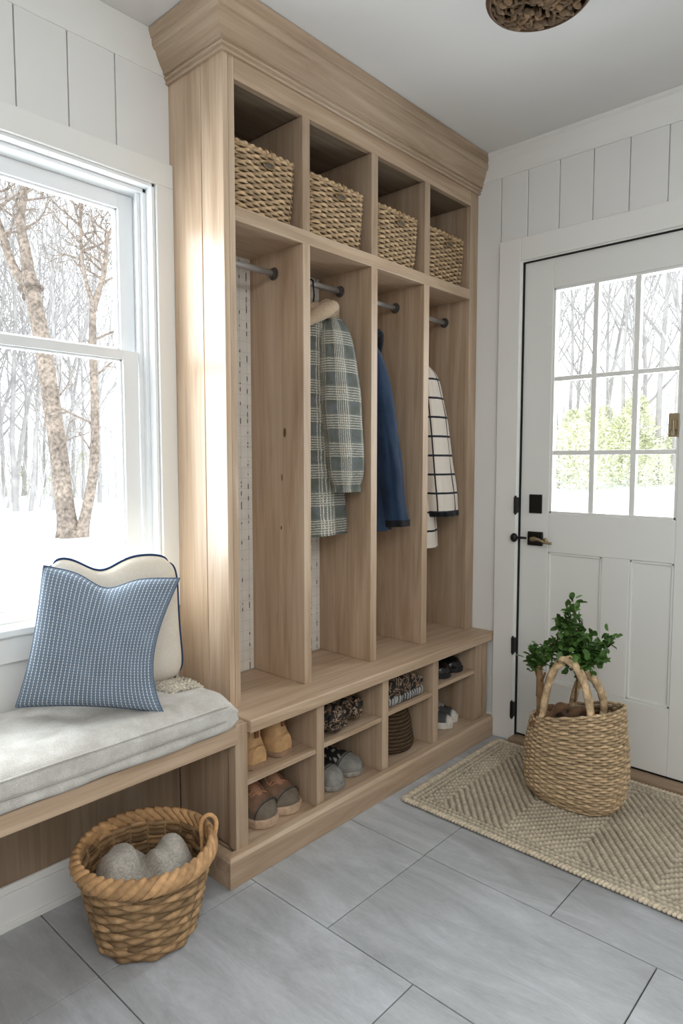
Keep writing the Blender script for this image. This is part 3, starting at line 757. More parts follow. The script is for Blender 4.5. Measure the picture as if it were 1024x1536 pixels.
seam((0, 0, .003), (0, -ry, .003), 116); seam((rx, 0, .003), (0, 0, .003), 55); seam((rx, -ry, .003), (rx, 0, .003), 116); seam((0, -ry, .003), (rx, -ry, .003), 55)
b.build('whipped_edge', M['rug'], rg, smooth=True)
b = MB(); b.box(.003, rx - .003, -ry + .003, -.003, 0.0005, .005); b.build('rug_backing', M['rug'], rg)

# ------------------------------------------------------------------ cushion
cu = thing('bench_cushion', 'long grey linen tufted seat cushion on the window bench', 'cushion', (-.85, 1.42, .456))
cy0, cy1, cz0, cz1 = 1.417, 1.806, .457, .548
def cush_ring(x, k):
    """closed section in (y, z); k shrinks the end"""
    yc, zc = (cy0 + cy1) / 2, (cz0 + cz1) / 2 - .004 * (1 - k); hy, hz = (cy1 - cy0) / 2 * (.94 + .06 * k), (cz1 - cz0) / 2 * (.35 + .65 * k)
    ring = []
    for i in range(96):
        a = 2 * PI * i / 96; y, z = superpt(a, hy, hz, .30); y += yc; z += zc
        if z > zc:
            f = min(1, max(0, (y - cy0) / .06)) * min(1, max(0, (cy1 - y) / .06))
            z += .016 * f * k
            for (tx, ty) in ((.76, 1.585), (.36, 1.585), (-.04, 1.585), (-.44, 1.585)):
                d2 = ((x - tx) ** 2 + (y - ty) ** 2); z -= .022 * math.exp(-d2 / .0012) * f
                z -= .008 * math.exp(-abs((y - ty) - (x - tx) * .5) / .012) * math.exp(-d2 / .012) * f
                z -= .006 * math.exp(-abs((y - ty) + (x - tx) * .9) / .012) * math.exp(-d2 / .010) * f
            z += .0035 * nz(x * 14, y * 14, 1) * f
        if y < cy0 + .03:                                    # boxed front with a middle seam
            y += .006 * math.exp(-((z - .500) / .004) ** 2) - .003 * nz(x * 12, 0, z * 20)
            z += .004 * nz(x * 6, 3, 0)
        ring.append((x, y, z))
    return ring
xs = [-.85, -.84] + [-.8 + .06 * i for i in range(20)] + [.40 + .0125 * i for i in range(58)]
rings = [cush_ring(x, 1 if -.83 < x < 1.085 else (.5 if x < 0 else max(.05, 1 - ((x - 1.085) / .052) ** 2.6))) for x in xs if x < 1.128] + [cush_ring(1.132, .28), cush_ring(1.138, .12)]
b = MB(); b.loft(rings); b.build('cushion_cover', M['linen'], cu, org=(-.85, 1.42, .456), smooth=True)
b = MB(); P = [(-.84, cy0 + .004, .541)] + [(x, cy0 - .0005 + .002 * nz(x * 9, 0, 0), .541 + .002 * nz(x * 7, 2, 0)) for x in [-.8 + .05 * i for i in range(38)]]
P += [(1.095, cy0 + .004, .536), (1.118, cy0 + .016, .532), (1.130, cy0 + .04, .529), (1.133, 1.55, .529), (1.132, 1.70, .529)]
b.tube(P, .0028, 6)
P2 = [(x, cy0 - .0005 + .003 * nz(x * 9, 5, 0), .498 + .003 * nz(x * 5, 8, 0)) for x in [-.84 + .05 * i for i in range(39)]] + [(1.10, cy0 + .006, .495), (1.122, cy0 + .022, .495), (1.131, cy0 + .06, .496)]
b2 = MB(); b2.tube(P2, .0024, 6); b2.build('middle_seam', fabric('linen_seam', srgb(176, 172, 164), ws=400.), cu, org=(-.85, 1.42, .456), smooth=True)
b.build('piping', M['linen'], cu, org=(-.85, 1.42, .456), smooth=True)

# ------------------------------------------------------------------ pillows
def pillow(TL, TR, BL, BR, thick, dent, back=.5, n=40, seed=0, dentx=.45, bow=(.10, .10, .07), rnd=0.):
    TL, TR, BL, BR = map(Vector, (TL, TR, BL, BR))
    nrm = ((BR - BL).cross(TL - BL)).normalized()           # towards the viewer
    wd = ((TR - TL).length + (BR - BL).length) / 2; ht = ((TL - BL).length + (TR - BR).length) / 2
    F, B, U, edge = [], [], [], []
    for j in range(n + 1):
        f, g, uu = [], [], []
        for i in range(n + 1):
            u, v = i / n, j / n
            # edges bow inward, corners stay sharp
            bu, bv = 4 * u * (1 - u), 4 * v * (1 - v)
            u2 = u + (.5 - u) * lerp(bow[0], bow[1], u) * bv * (1 + .35 * (1 - 2 * v)); v2 = v + (.5 - v) * bow[2] * bu
            ck = rnd * (abs(2 * u - 1) * abs(2 * v - 1)) ** 5; u2 += (.5 - u2) * ck; v2 += (.5 - v2) * ck
            p = BL.lerp(BR, u2).lerp(TL.lerp(TR, u2), v2)
            p = p - (TL - BL + TR - BR).normalized() * dent * math.exp(-((u - dentx) / .17) ** 2) * v ** 2.2
            t = (bu * bv) ** .42 * (1 + .05 * nz(u * 3, v * 3, seed))
            cr = .22 * math.exp(-((u - dentx) / .07) ** 2) * max(0, v - .45) * 1.6
            t1 = t * (1 - cr) + .06 * nz(u * 5, v * 5, seed + 4) * bu * bv
            f.append(p + nrm * thick * .5 * t1); g.append(p - nrm * thick * back * t); uu.append((u * wd, v * ht))
        F.append(f); B.append(g); U.append(uu)
    b = MB(); b.grid(F, u=U); b.grid(B, u=U, flip=True)
    E = F[0][:-1] + [r[-1] for r in F[:-1]] + F[-1][:0:-1] + [r[0] for r in F[:0:-1]]
    return b, E
BL, BR, TL, TR = (.647, 1.695, .590), (.922, 1.462, .557), (.731, 1.700, .937), (1.056, 1.578, .877)
o = BL
pw = thing('blue_pillow', 'blue throw pillow with white stitched lines, in front on the cushion', 'pillow', o)
b, E_ = pillow(TL, TR, BL, BR, .165, .034, .30, 48, 1, .46, (.06, .24, .06))
b.build('pillow_cover', M['stitch'], pw, org=o, smooth=True)
b = MB(); b.tube(E_, .0022, 5, closed=True); b.build('edge_seam', fabric('blue_edge', srgb(96, 112, 134), ws=400.), pw, org=o, smooth=True)
BL, BR, TL, TR = (.755, 1.775, .560), (1.132, 1.660, .545), (.752, 1.763, .960), (1.110, 1.672, .938)
o = BL
pw = thing('cream_pillow', 'cream throw pillow with blue piped edge, behind the blue pillow', 'pillow', o)
b, E_ = pillow(TL, TR, BL, BR, .095, .040, .22, 40, 7, .40, (.06, .06, .05), .17)
b.build('pillow_cover', M['cream'], pw, org=o, smooth=True)
b = MB(); b.tube(E_, .0042, 7, closed=True); tag(b.build('piping', M['piping'], pw, org=o, smooth=True), 'navy blue piping')
o = (1.06, 1.57, .562)
kb = thing('chunky_knit_cloth', 'small cream chunky knit cloth tucked under the pillows by the locker', 'blanket', o)
b = MB(); R = random.Random(8)
for i in range(9):
    P = []
    for k in range(30):
        u = k / 29 - .5; P.append((1.052 + u * .105 + .004 * S(k * 1.9 + i), 1.548 + i * .0125 + .0045 * Cc(k * 1.9 + i * 1.5), .5665 + .006 * S(PI * (i + .5) / 9) + .003 * S(k * 2.1 + i) - .010 * (2 * u) ** 4))
    b.tube(P, .0052, 6, c=[(.85 + .25 * R.random(),) * 3 for _ in P])
b.build('knit_loops', M['knit_w'], kb, org=o, smooth=True)

# ------------------------------------------------------------------ coats
def garment(levels, n=44, steps=6, fold=.006, nf=7, seed=0, ex=.75, vs=1.0, u0=0.):
    """levels: (cx, cy, cz, hx, hy) stations from top to bottom; returns grid rows and uvs with a duplicated seam"""
    P = catmull([l[:3] for l in levels], steps); H = catmull([(l[3], l[4], 0) for l in levels], steps)
    rows, us = [], []; L = 0; prev = None
    for i, (p, h) in enumerate(zip(P, H)):
        if prev is not None: L += (p - prev).length
        prev = p; t = i / (len(P) - 1); r, q = [], []
        for k in range(n + 1):
            a = 2 * PI * k / n + PI / 2
            x, y = superpt(a, max(h.x, .004), max(h.y, .004), ex)
            f = fold * t ** .6 * (S(nf * a + seed) + .6 * S((nf + 4) * a + 2 * seed + 3 * t)) + .006 * nz(Cc(a) * 2, S(a) * 2, p.z * 9 + seed)
            d = Vector((x, y, 0)).normalized() if x or y else Vector((1, 0, 0))
            r.append(p + Vector((x, y, 0)) + d * f); q.append((u0 + (k / n - .5) * 2 * PI * (levels[len(levels) // 2][3] + levels[len(levels) // 2][4]) / 2, -L))
        rows.append(r); us.append(q)
    return rows, us
def put(rows, us, name, m, root, org, caps=True, cap_in=0):
    b = MB(); b.grid(rows, u=us)
    if caps:
        for r in (rows[0], rows[-1]):
            c = sum((Vector(p) for p in r[:-1]), Vector()) / (len(r) - 1) + Vector((0, 0, cap_in if r is rows[-1] else 0))
            n = len(b.v); b.add(list(r) + [c], [(i, i + 1, len(r)) if r is rows[-1] else (i + 1, i, len(r)) for i in range(len(r) - 1)], None, [us[-1][0]] * (len(r) + 1))
    return b.build(name, m, root, org, smooth=True)
def hang_loop(root, org, x, ry, rz, base):
    b = MB(); c = [(x, ry + .0135 * Cc(a), rz + .0135 * S(a)) for a in [PI * (-.35 + 1.45 * i / 12) for i in range(13)]]
    b.tube(catmull([base, (x, (ry + base[1]) / 2 - .012, (base[2] + rz) / 2 - .01), c[-1]], 4)[:-1] + c[::-1], .0028, 6); return b.build('hanging_loop', M['blackcloth'], root, org, smooth=True)
# plaid
o = (1.70, 1.66, .94)
ct = thing('plaid_coat', 'green-grey plaid coat with a beige hood hanging in the second bay', 'coat', o)
rows, us = garment([(1.705, 1.690, 1.745, .045, .022), (1.705, 1.690, 1.715, .085, .036), (1.700, 1.690, 1.66, .105, .048), (1.700, 1.690, 1.45, .125, .055), (1.705, 1.688, 1.20, .130, .058), (1.712, 1.684, .940, .128, .062)], fold=.007, seed=1)
put(rows, us, 'coat_body', M['plaid'], ct, o, cap_in=.02)
rows, us = garment([(1.760, 1.655, 1.715, .030, .024), (1.752, 1.632, 1.66, .058, .040), (1.752, 1.615, 1.55, .073, .046), (1.757, 1.605, 1.40, .082, .048), (1.768, 1.598, 1.25, .083, .046), (1.775, 1.597, 1.16, .076, .040), (1.778, 1.600, 1.118, .060, .034), (1.780, 1.600, 1.095, .062, .036)], fold=.004, seed=4, u0=.03)
put(rows, us, 'sleeve', M['plaid'], ct, o, cap_in=.03)
rows, us = garment([(1.640, 1.715, 1.70, .028, .022), (1.630, 1.738, 1.62, .045, .032), (1.625, 1.755, 1.40, .055, .034), (1.628, 1.757, 1.18, .052, .032), (1.630, 1.757, 1.10, .042, .028)], fold=.004, seed=9)
put(rows, us, 'sleeve', M['plaid'], ct, o, cap_in=.03)
b = MB()
b.tube(catmull([(1.615, 1.650, 1.672), (1.650, 1.632, 1.700), (1.692, 1.620, 1.725), (1.735, 1.622, 1.745), (1.770, 1.645, 1.722)], 6), [.014 + .012 * S(PI * min(1, i / 22)) for i in range(25)], 12)
b.blob(1.735, 1.650, 1.738, .044, .036, .036, 16, 12, lambda d: 1 + .10 * nz(d.x * 2.5, d.y * 2.5, d.z * 2.5)); b.blob(1.70, 1.68, 1.728, .058, .038, .034, 16, 12, lambda d: 1 + .1 * nz(d.x * 3, d.y * 3, d.z * 3))
tag(b.build('hood', M['fleece'], ct, o, smooth=True), 'beige fleece hood'); hang_loop(ct, o, 1.700, 1.700, 1.832, (1.700, 1.690, 1.76))
# navy
o = (2.0, 1.66, .94)
ct = thing('navy_coat', 'plain navy blue coat with a black collar hanging in the third bay', 'coat', o)
rows, us = garment([(1.965, 1.690, 1.675, .035, .022), (1.970, 1.690, 1.64, .058, .036), (1.978, 1.690, 1.55, .072, .045), (1.992, 1.690, 1.30, .088, .055), (2.0, 1.690, 1.10, .093, .058), (2.006, 1.680, .935, .096, .068)], fold=.006, seed=2, nf=4)
put(rows, us, 'coat_body', M['navy'], ct, o, cap_in=.02)
rows, us = garment([(1.975, 1.655, 1.645, .022, .020), (1.985, 1.635, 1.57, .040, .030), (2.010, 1.618, 1.40, .046, .036), (2.038, 1.610, 1.20, .050, .038), (2.062, 1.604, 1.03, .052, .040), (2.072, 1.602, .965, .053, .041)], fold=.003, seed=6, nf=3)
put(rows, us, 'sleeve', M['navy'], ct, o, cap_in=.03)
b = MB(); b.grid([[Vector(p) + (Vector(p) - Vector((2.072, 1.602, p[2]))).normalized() * .002 + Vector((0, 0, dz)) for p in rows[-1]] for dz in (.012, -.008, -.014)]); b.build('cuff', M['blackcloth'], ct, o, smooth=True)
rows, us = garment([(1.955, 1.72, 1.63, .020, .018), (1.955, 1.738, 1.55, .034, .028), (1.960, 1.748, 1.30, .040, .032), (1.966, 1.750, 1.0, .042, .032)], fold=.004, seed=3)
put(rows, us, 'sleeve', M['navy'], ct, o, cap_in=.03)
b = MB(); P = catmull([(1.945, 1.64, 1.665), (1.985, 1.628, 1.690), (2.010, 1.640, 1.665), (2.022, 1.655, 1.61)], 6); b.tube(P, [.010 + .010 * S(PI * i / 18) for i in range(19)], 8)
b.blob(1.968, 1.685, 1.672, .042, .030, .032, 14, 10, lambda d: 1 + .12 * nz(d.x * 3, d.y * 3, d.z * 3)); tag(b.build('collar', M['blackcloth'], ct, o, smooth=True), 'black collar'); hang_loop(ct, o, 1.968, 1.690, 1.824, (1.968, 1.688, 1.69))
# white check
o = (2.34, 1.65, .84)
ct = thing('check_coat', 'white coat with a dark windowpane check hanging in the rightmost bay', 'coat', o)
rows, us = garment([(2.300, 1.675, 1.625, .030, .020), (2.300, 1.675, 1.60, .055, .034), (2.300, 1.675, 1.50, .068, .044), (2.310, 1.675, 1.25, .075, .052), (2.322, 1.672, 1.0, .080, .055), (2.330, 1.668, .838, .080, .056)], fold=.006, seed=5)
put(rows, us, 'coat_body', M['check'], ct, o, cap_in=.02)
rows, us = garment([(2.302, 1.655, 1.615, .020, .018), (2.318, 1.632, 1.555, .046, .034), (2.338, 1.618, 1.42, .060, .042), (2.362, 1.606, 1.22, .070, .044), (2.385, 1.598, 1.06, .078, .044), (2.396, 1.597, .985, .080, .044)], fold=.003, seed=7, u0=.012)
put(rows, us, 'sleeve', M['check'], ct, o, cap_in=.03)
b = MB(); b.grid([[Vector((2.396 + (p[0] - 2.396) * k, 1.597 + (p[1] - 1.597) * k, p[2] + dz)) for p in rows[-1]] for k, dz in ((1.02, .006), (1.04, -.006), (1.0, -.014), (.9, .0))]); tag(b.build('cuff', M['blackcloth'], ct, o, smooth=True), 'dark cuff edge')
rows, us = garment([(2.285, 1.70, 1.59, .018, .016), (2.280, 1.725, 1.50, .034, .026), (2.282, 1.748, 1.25, .042, .030), (2.290, 1.752, 1.0, .044, .030)], fold=.003, seed=8)
put(rows, us, 'sleeve', M['check'], ct, o, cap_in=.03); hang_loop(ct, o, 2.300, 1.675, 1.814, (2.300, 1.675, 1.625))

# ------------------------------------------------------------------ footwear (heel at origin, toe towards -y)
def shoe_w(t, W_): return W_ / 2 * tab(t, [(0, .45), (.06, .68), (.2, .78), (.42, .74), (.68, 1.0), (.86, .88), (.95, .60), (1, .22)])
def shoe(root, L, W_, hp, sole_h, cu, csole, cap=None, laces=None, shaft=None, opening=True, lining=(.05, .045, .04), gloss=False, flip=1, seam=None):
    def cx(t): return flip * .010 * S(PI * t) * (t > .3)
    b = MB(); rings, cs = [], []; nt_, na = 30, 22
    for i in range(nt_ + 1):
        t = i / nt_; w = shoe_w(t, W_); h = tab(t, hp); r, c = [], []
        for k in range(na + 1):
            a = PI * k / na; x = w * math.copysign(abs(Cc(a)) ** .72, Cc(a)); z = sole_h * .8 + h * S(a) ** .8
            r.append((cx(t) + x, -t * L, z + .0015 * nz(x * 60, t * 9, 1)))
            cc = cu if not callable(cu) else cu(t, a)
            if cap and t > cap[0]: cc = cap[1]
            c.append(cc)
        rings.append(r); cs.append(c)
    b.grid(rings, c=cs); b.add([rings[0][k] for k in range(na + 1)], [tuple(range(na + 1))], cs[0][0]); b.add(rings[-1], [tuple(range(na, -1, -1))], cs[-1][0])
    b.build('upper', M['vcs' if gloss else 'vc'], root, smooth=True)
    b = MB(); rr = []
    for z, k in ((0, .93), (.003, 1.0), (sole_h * .85, 1.03), (sole_h, .98)):
        ring = []
        for i in range(25): t = i / 24; ring.append((cx(t) + shoe_w(t, W_) * 1.05 * k + .0015, -t * (L + .006) + .003, z + .010 * max(0, t - .85) ** 1.0 * 1.2))
        for i in range(24, -1, -1): t = i / 24; ring.append((cx(t) - shoe_w(t, W_) * 1.05 * k - .0015, -t * (L + .006) + .003, z + .010 * max(0, t - .85) * 1.2))
        rr.append(ring)
    b.loft(rr, c=csole, flip=True); b.build('sole', M['rubber'], root, bevel=.001)
    top = lambda t: sole_h * .8 + tab(t, hp)
    if seam:
        b = MB(); t = seam; w = shoe_w(t, W_); b.tube([(cx(t) + w * math.copysign(abs(Cc(a)) ** .72, Cc(a)) * 1.02, -t * L - .012 * S(a), sole_h * .8 + tab(t, hp) * S(a) ** .8 + .001) for a in [PI * k / 14 for k in range(15)]], .0016, 5, c=(.05, .05, .05)); b.build('toe_seam', M['lace'], root, smooth=True)
    if opening:
        b = MB(); n = 24; rg_ = []
        for ro, dz in ((1.06, -.006), (1.02, .008), (.86, .006), (.6, -.003)):
            rg_.append([(cx(.2) + ro * shoe_w(.2, W_) * .66 * Cc(2 * PI * i / n), -L * (.21 + .17 * ro * S(2 * PI * i / n)), top(.21 + .17 * ro * S(2 * PI * i / n)) + dz - .016 * abs(Cc(2 * PI * i / n)) * (ro > .8) * .8) for i in range(n)])
        b.loft(rg_, (False, True), c=lining); b.build('collar', M['vc'], root, smooth=True)
    if laces:
        b = MB(); b2 = MB()
        b2.tube([(cx(t), -t * L, top(t) - .008) for t in (.38, .5, .62, .76)], [.020, .022, .022, .012], 8, c=tuple(k * .8 for k in (laces[:3]))); b2.build('tongue', M['vc'], root, smooth=True)
        for k in range(4):
            t = .47 + .085 * k; w = shoe_w(t, W_) * .52; s_ = 1 if k % 2 else -1
            P = [(cx(t) + w * u, -(t + .03 * u * s_) * L, top(t + .03 * u * s_) + .004 - .011 * u * u) for u in (-1, -.6, -.2, .2, .6, 1)]
            b.tube(P, .0032, 6, c=laces)
        for s_ in (-1, 1):
            P = catmull([(cx(.5), -.48 * L, top(.48) + .006), (cx(.5) + s_ * .018, -.53 * L, top(.52) + .008), (cx(.5) + s_ * .032, -.60 * L, top(.6) - .006), (cx(.5) + s_ * .028, -.70 * L, top(.7) - .006)], 4); b.tube(P, .0022, 5, c=laces)
        b.build('laces', M['lace'], root, smooth=True)
    if shaft:
        b = MB(); n = 26; rg_ = []
        for q, (z, yc, hx, hy) in enumerate(shaft): rg_.append([(hx * Cc(2 * PI * i / n), yc + hy * S(2 * PI * i / n), z + (.006 * S(2 * PI * i / n) if q == len(shaft) - 1 else 0)) for i in range(n)])
        k = len(rg_); z, yc, hx, hy = shaft[-1]
        rg_ += [[(hx * s_ * Cc(2 * PI * i / n), yc + hy * s_ * S(2 * PI * i / n), z - dz + .006 * S(2 * PI * i / n)) for i in range(n)] for s_, dz in ((.90, .0), (.85, .03))]
        cc = [[cu] * n for _ in range(k)] + [[lining] * n for _ in range(2)]
        b.loft(rg_, (False, True), c=cc); b.build('shaft', M['vc'], root, smooth=True)
tan = srgb(192, 152, 106)[:3]
def boot(loc, rz, lab, fl):
    r = thing('ankle_boot', lab, 'boot', loc, rz, 'tan suede boots')
    shoe(r, .22, .112, [(0, .055), (.2, .062), (.42, .074), (.58, .066), (.75, .056), (.88, .046), (.96, .034), (1, .014)], .016, tan, srgb(150, 120, 96)[:3], opening=False, flip=fl,
         shaft=[(.030, -.060, .045, .060), (.060, -.062, .043, .058), (.085, -.066, .038, .050), (.110, -.066, .038, .048), (.126, -.066, .044, .056)], lining=srgb(86, 58, 40)[:3])
    b = MB(); b.box(-.007, .007, -.016, -.011, .09, .126); b.build('pull_tab', plain('boot_tab', srgb(120, 74, 48), .8), r, bevel=.001)
    return r
boot((1.276, 1.502, .2745), rad(176), 'tan suede ankle boot at the left on the top left cubby shelf', 1)
boot((1.394, 1.510, .2745), rad(184), 'tan suede ankle boot at the right on the top left cubby shelf', -1)
brn = srgb(136, 104, 82)[:3]; drk = srgb(112, 99, 84)[:3]
def brown(loc, rz, lab, fl):
    r = thing('lace_up_shoe', lab, 'shoe', loc, rz, 'brown lace-up shoes')
    shoe(r, .235, .116, [(0, .062), (.1, .070), (.28, .070), (.42, .086), (.56, .078), (.72, .062), (.86, .050), (.95, .036), (1, .014)], .028, lambda t, a: drk if (t > .84 or abs(Cc(a)) > .88) else brn, srgb(196, 168, 142)[:3], laces=srgb(182, 132, 100)[:3], flip=fl, seam=.85)
brown((1.285, 1.722, .0795), rad(8), 'brown lace-up shoe on the left in the bottom left cubby', 1)
brown((1.404, 1.730, .0795), rad(4), 'brown lace-up shoe on the right in the bottom left cubby', -1)
pk = srgb(34, 32, 32)[:3]; gy_ = srgb(136, 133, 127)[:3]
def slip(loc, rz, lab, fl):
    r = thing('slip_on_shoe', lab, 'shoe', loc, rz, 'black shoes with grey toes')
    def cc(t, a):
        q = nz(t * 22, Cc(a) * 5, 2.2); return srgb(190, 186, 178)[:3] if q > .22 else pk
    shoe(r, .235, .108, [(0, .052), (.15, .060), (.3, .056), (.45, .060), (.6, .054), (.75, .052), (.88, .046), (.95, .034), (1, .014)], .016, cc, srgb(150, 146, 138)[:3], cap=(.70, gy_), flip=fl, seam=.71)
slip((1.604, 1.722, .0795), rad(6), 'grey-toed black shoe at the left of the second cubby floor', 1)
slip((1.714, 1.742, .0795), rad(12), 'grey-toed black shoe at the right of the second cubby floor', -1)
gk = srgb(70, 70, 69)[:3]
def sneaker(loc, rz, lab, fl):
    r = thing('canvas_sneaker', lab, 'shoe', loc, rz, 'grey canvas sneakers')
    shoe(r, .25, .088, [(0, .050), (.12, .062), (.3, .058), (.42, .068), (.56, .058), (.72, .044), (.86, .034), (.95, .024), (1, .010)], .028, gk, srgb(222, 216, 206)[:3], cap=(.93, srgb(214, 208, 198)[:3]), laces=srgb(150, 148, 144)[:3], flip=fl, lining=srgb(60, 60, 60)[:3])
sneaker((2.232, 1.728, .0795), rad(26), 'grey canvas sneaker with white sole, left one in the bottom right cubby', 1)
sneaker((2.320, 1.756, .0795), rad(22), 'grey canvas sneaker with white sole, right one in the bottom right cubby', -1)
bk_ = srgb(16, 16, 18)[:3]
def blk(loc, rz, lab, fl):
    r = thing('black_shoe', lab, 'shoe', loc, rz, 'glossy black shoes')
    shoe(r, .225, .104, [(0, .056), (.12, .064), (.3, .060), (.45, .064), (.6, .056), (.75, .048), (.88, .042), (.95, .030), (1, .012)], .018, bk_, srgb(28, 28, 28)[:3], gloss=True, flip=fl)
    b = MB(); b.tube([(.040 * Cc(a), -.12, .018 + .068 * S(a)) for a in [PI * k / 14 for k in range(15)]], .0042, 6, c=bk_); b.build('strap', M['vcs'], r, smooth=True)
    b = MB(); b.tube([(.030 + .009 * Cc(2 * PI * k / 12), -.127, .066 + .008 * S(2 * PI * k / 12)) for k in range(12)], .0022, 6, closed=True); b.build('buckle', M['steel'], r, smooth=True)
blk((2.262, 1.715, .3085), rad(9), 'glossy black shoe nearer the divider on the top right cubby shelf', 1)
blk((2.366, 1.722, .3085), rad(9), 'glossy black shoe nearer the door wall on the top right cubby shelf', -1)
# rolled scarf bundle
o = (1.64, 1.58, .2815)
r = thing('rolled_scarf', 'black and tan patterned scarf rolled and tied in a bundle', 'scarf', o)
def roll(cx, cy, cz, R_, L, ang):
    b = MB(); d = Vector((S(ang), -Cc(ang), 0)); sd = Vector((Cc(ang), S(ang), 0)); rings = []
    for j in range(25):
        u = j / 24; k = math.sin(PI * min(max(u, .0), 1)) ** .35 if 0 < u < 1 else .05
        rr = R_ * (k * .95 + .02)
        ring = []
        for i in range(40):
            a = 2 * PI * i / 40; q = rr * (1 + .07 * S(6 * a + u * 9) + .05 * S(11 * a - u * 5))
            ring.append(Vector((cx, cy, cz)) + d * (u - .5) * L + sd * q * Cc(a) + Vector((0, 0, 1)) * q * S(a) * .9)
        rings.append(ring)
    b.loft(rings)
    # spiral end facing out
    P = []
    for i in range(60):
        a = i * .42; q = R_ * .80 * (1 - i / 64); P.append(Vector((cx, cy, cz)) + d * (L * .44 + .014 * i / 60) + sd * q * Cc(a) + Vector((0, 0, 1)) * q * S(a) * .9)
    b.tube(P, .007, 6); return b
roll(1.592, 1.565, .336, .056, .19, .1).build('roll', M['scarf'], r, o, smooth=True)
roll(1.704, 1.585, .333, .052, .19, .35).build('roll', M['scarf'], r, o, smooth=True)
b = MB(); P = catmull([(1.575, 1.60, .385), (1.61, 1.56, .388), (1.64, 1.515, .36), (1.648, 1.49, .325), (1.645, 1.488, .30)], 6); b.tube(P, .008, 7)
P = catmull([(1.70, 1.62, .378), (1.668, 1.58, .385), (1.645, 1.52, .362), (1.637, 1.492, .33), (1.628, 1.487, .305)], 6); b.tube(P, .007, 7); b.blob(1.643, 1.508, .352, .014, .012, .014, 12, 8)
tag(b.build('tie', M['scarf'], r, o, smooth=True), 'knotted tie')
# folded patterned blanket
o = (1.99, 1.60, .2915)
r = thing('folded_blanket', 'dark patterned blanket folded over a ribbed grey fringe in the third cubby', 'blanket', o)
b = MB(); rings = []
for j in range(26):
    u = j / 25; x = 1.866 + u * .232; k = (S(PI * min(max(u * .96 + .02, 0), 1))) ** .3; ring = []
    for i in range(36):
        a = 2 * PI * i / 36; y, z = superpt(a, .118, .050 * k + .004, .55); ring.append((x, 1.600 + y, .352 + z + .006 * S(u * 26 + 2 * a) * k + .004 * nz(x * 40, y * 40, z * 40)))
    rings.append(ring)
b.loft(rings, flip=True); b.build('folded_top', M['scarf'], r, o, smooth=True)
b = MB(); R = random.Random(2)
for i in range(30):
    x = 1.868 + i * .0078; q = .55 + .6 * R.random(); yf = 1.483 + .006 * R.random()
    q = (.55 if i % 2 else .10) * (.8 + .4 * R.random()); b.tube([(x, yf + .012, .334 + .01 * R.random()), (x + .001, yf, .318), (x + .001, yf + .002, .302), (x, yf + .014, .2945)], .0046, 6, c=(q * .75, q * .74, q * .72))
b.loft([[(xx, yy, zz) for xx in (1.868, 2.096) for yy in ()] or [(1.868, yy, zz), (2.096, yy, zz), (2.096, 1.71, zz), (1.868, 1.71, zz)] for yy, zz in ((1.492, .292), (1.488, .315), (1.50, .335))], c=(.16, .155, .15), flip=False)
tag(b.build('fringe', M['lace'], r, o, smooth=True), 'ribbed grey fringe')
# small dark basket
o = (2.022, 1.602, .079)
r = thing('striped_basket', 'small dark basket with thin tan coils on the third cubby floor', 'basket', o)
mb = MB(); H_ = .172
for k in range(24):
    z = .005 + (H_ - .008) * k / 23; t = z / H_; rr_ = tab(t, [(0, .092), (.15, .104), (.5, .095), (1, .078)]); P = []; cs = []
    for i in range(48):
        a = 2 * PI * i / 48; P.append((rr_ * Cc(a), rr_ * S(a), z + .006 * S(a * 1 + .6) * t)); q = (1 if (k % 2) else .22) * (.7 + .4 * ((i * 7 + k * 3) % 5) / 5); cs.append((q * .58, q * .54, q * .49) if k % 2 else (q, q * .92, q * .85))
    mb.tube(P, .0042 if k % 2 == 0 else .0034, 6, closed=True, c=cs)
mb.build('coiled_body', attrmat('dark_coil', srgb(146, 122, 98), .8, 60., .3), r, smooth=True)
L = MB(); L.rev([(.088, .001), (.099, .03), (.091, .09), (.075, .168), (.062, .172), (.055, .15)], 0, 0, 36); L.build('inner_core', plain('dark_coil_core', srgb(40, 34, 30), .9), r, smooth=True)

# ------------------------------------------------------------------ ceiling lamp
LX, LY_ = 1.705, .855
o = (LX, LY_, 2.42)
lp = thing('ceiling_lamp', 'round bronze ceiling lamp with a woven vine bowl', 'ceiling light', o)
b = MB(); b.rev([(.118, 2.484), (.122, 2.478), (.124, 2.430), (.118, 2.428), (.112, 2.440), (.10, 2.476)], LX, LY_, 40); b.build('ceiling_pan', plain('dark_bronze', srgb(66, 50, 36), .45, .5, var=.4), lp, o, smooth=True)
b = MB()
for q, (r0, z) in enumerate(((.131, 2.420), (.127, 2.431), (.127, 2.412))):
    b.tube([(LX + r0 * Cc(2 * PI * i / 48), LY_ + r0 * S(2 * PI * i / 48), z) for i in range(48)], .0068 if q == 0 else .0045, 8, closed=True, c=(.75, .7, .66))
b.build('rim_ring', attrmat('rim_wood', srgb(104, 80, 58), .5, 40., .3), lp, o, smooth=True)
b = MB(); R = random.Random(21)
for k in range(46):
    a = R.random() * 2 * PI; L_ = .6 + R.random() * 1.4; r0 = .03 + .09 * R.random(); P = []
    for i in range(9):
        aa = a + L_ * (i / 8 - .5); rr_ = min(.119, max(.0, r0 + .02 * S(i * 1.1 + k))); dz = .022 * (1 - (rr_ / .122) ** 2)
        P.append((LX + rr_ * Cc(aa), LY_ + rr_ * S(aa), 2.418 - dz + .008 * S(i * 1.7 + k * 2)))
    q = .45 + .8 * R.random(); b.tube(P, [.003 + .0028 * S(PI * (i + .5) / 9) for i in range(9)], 6, c=(q, q * .93, q * .85))
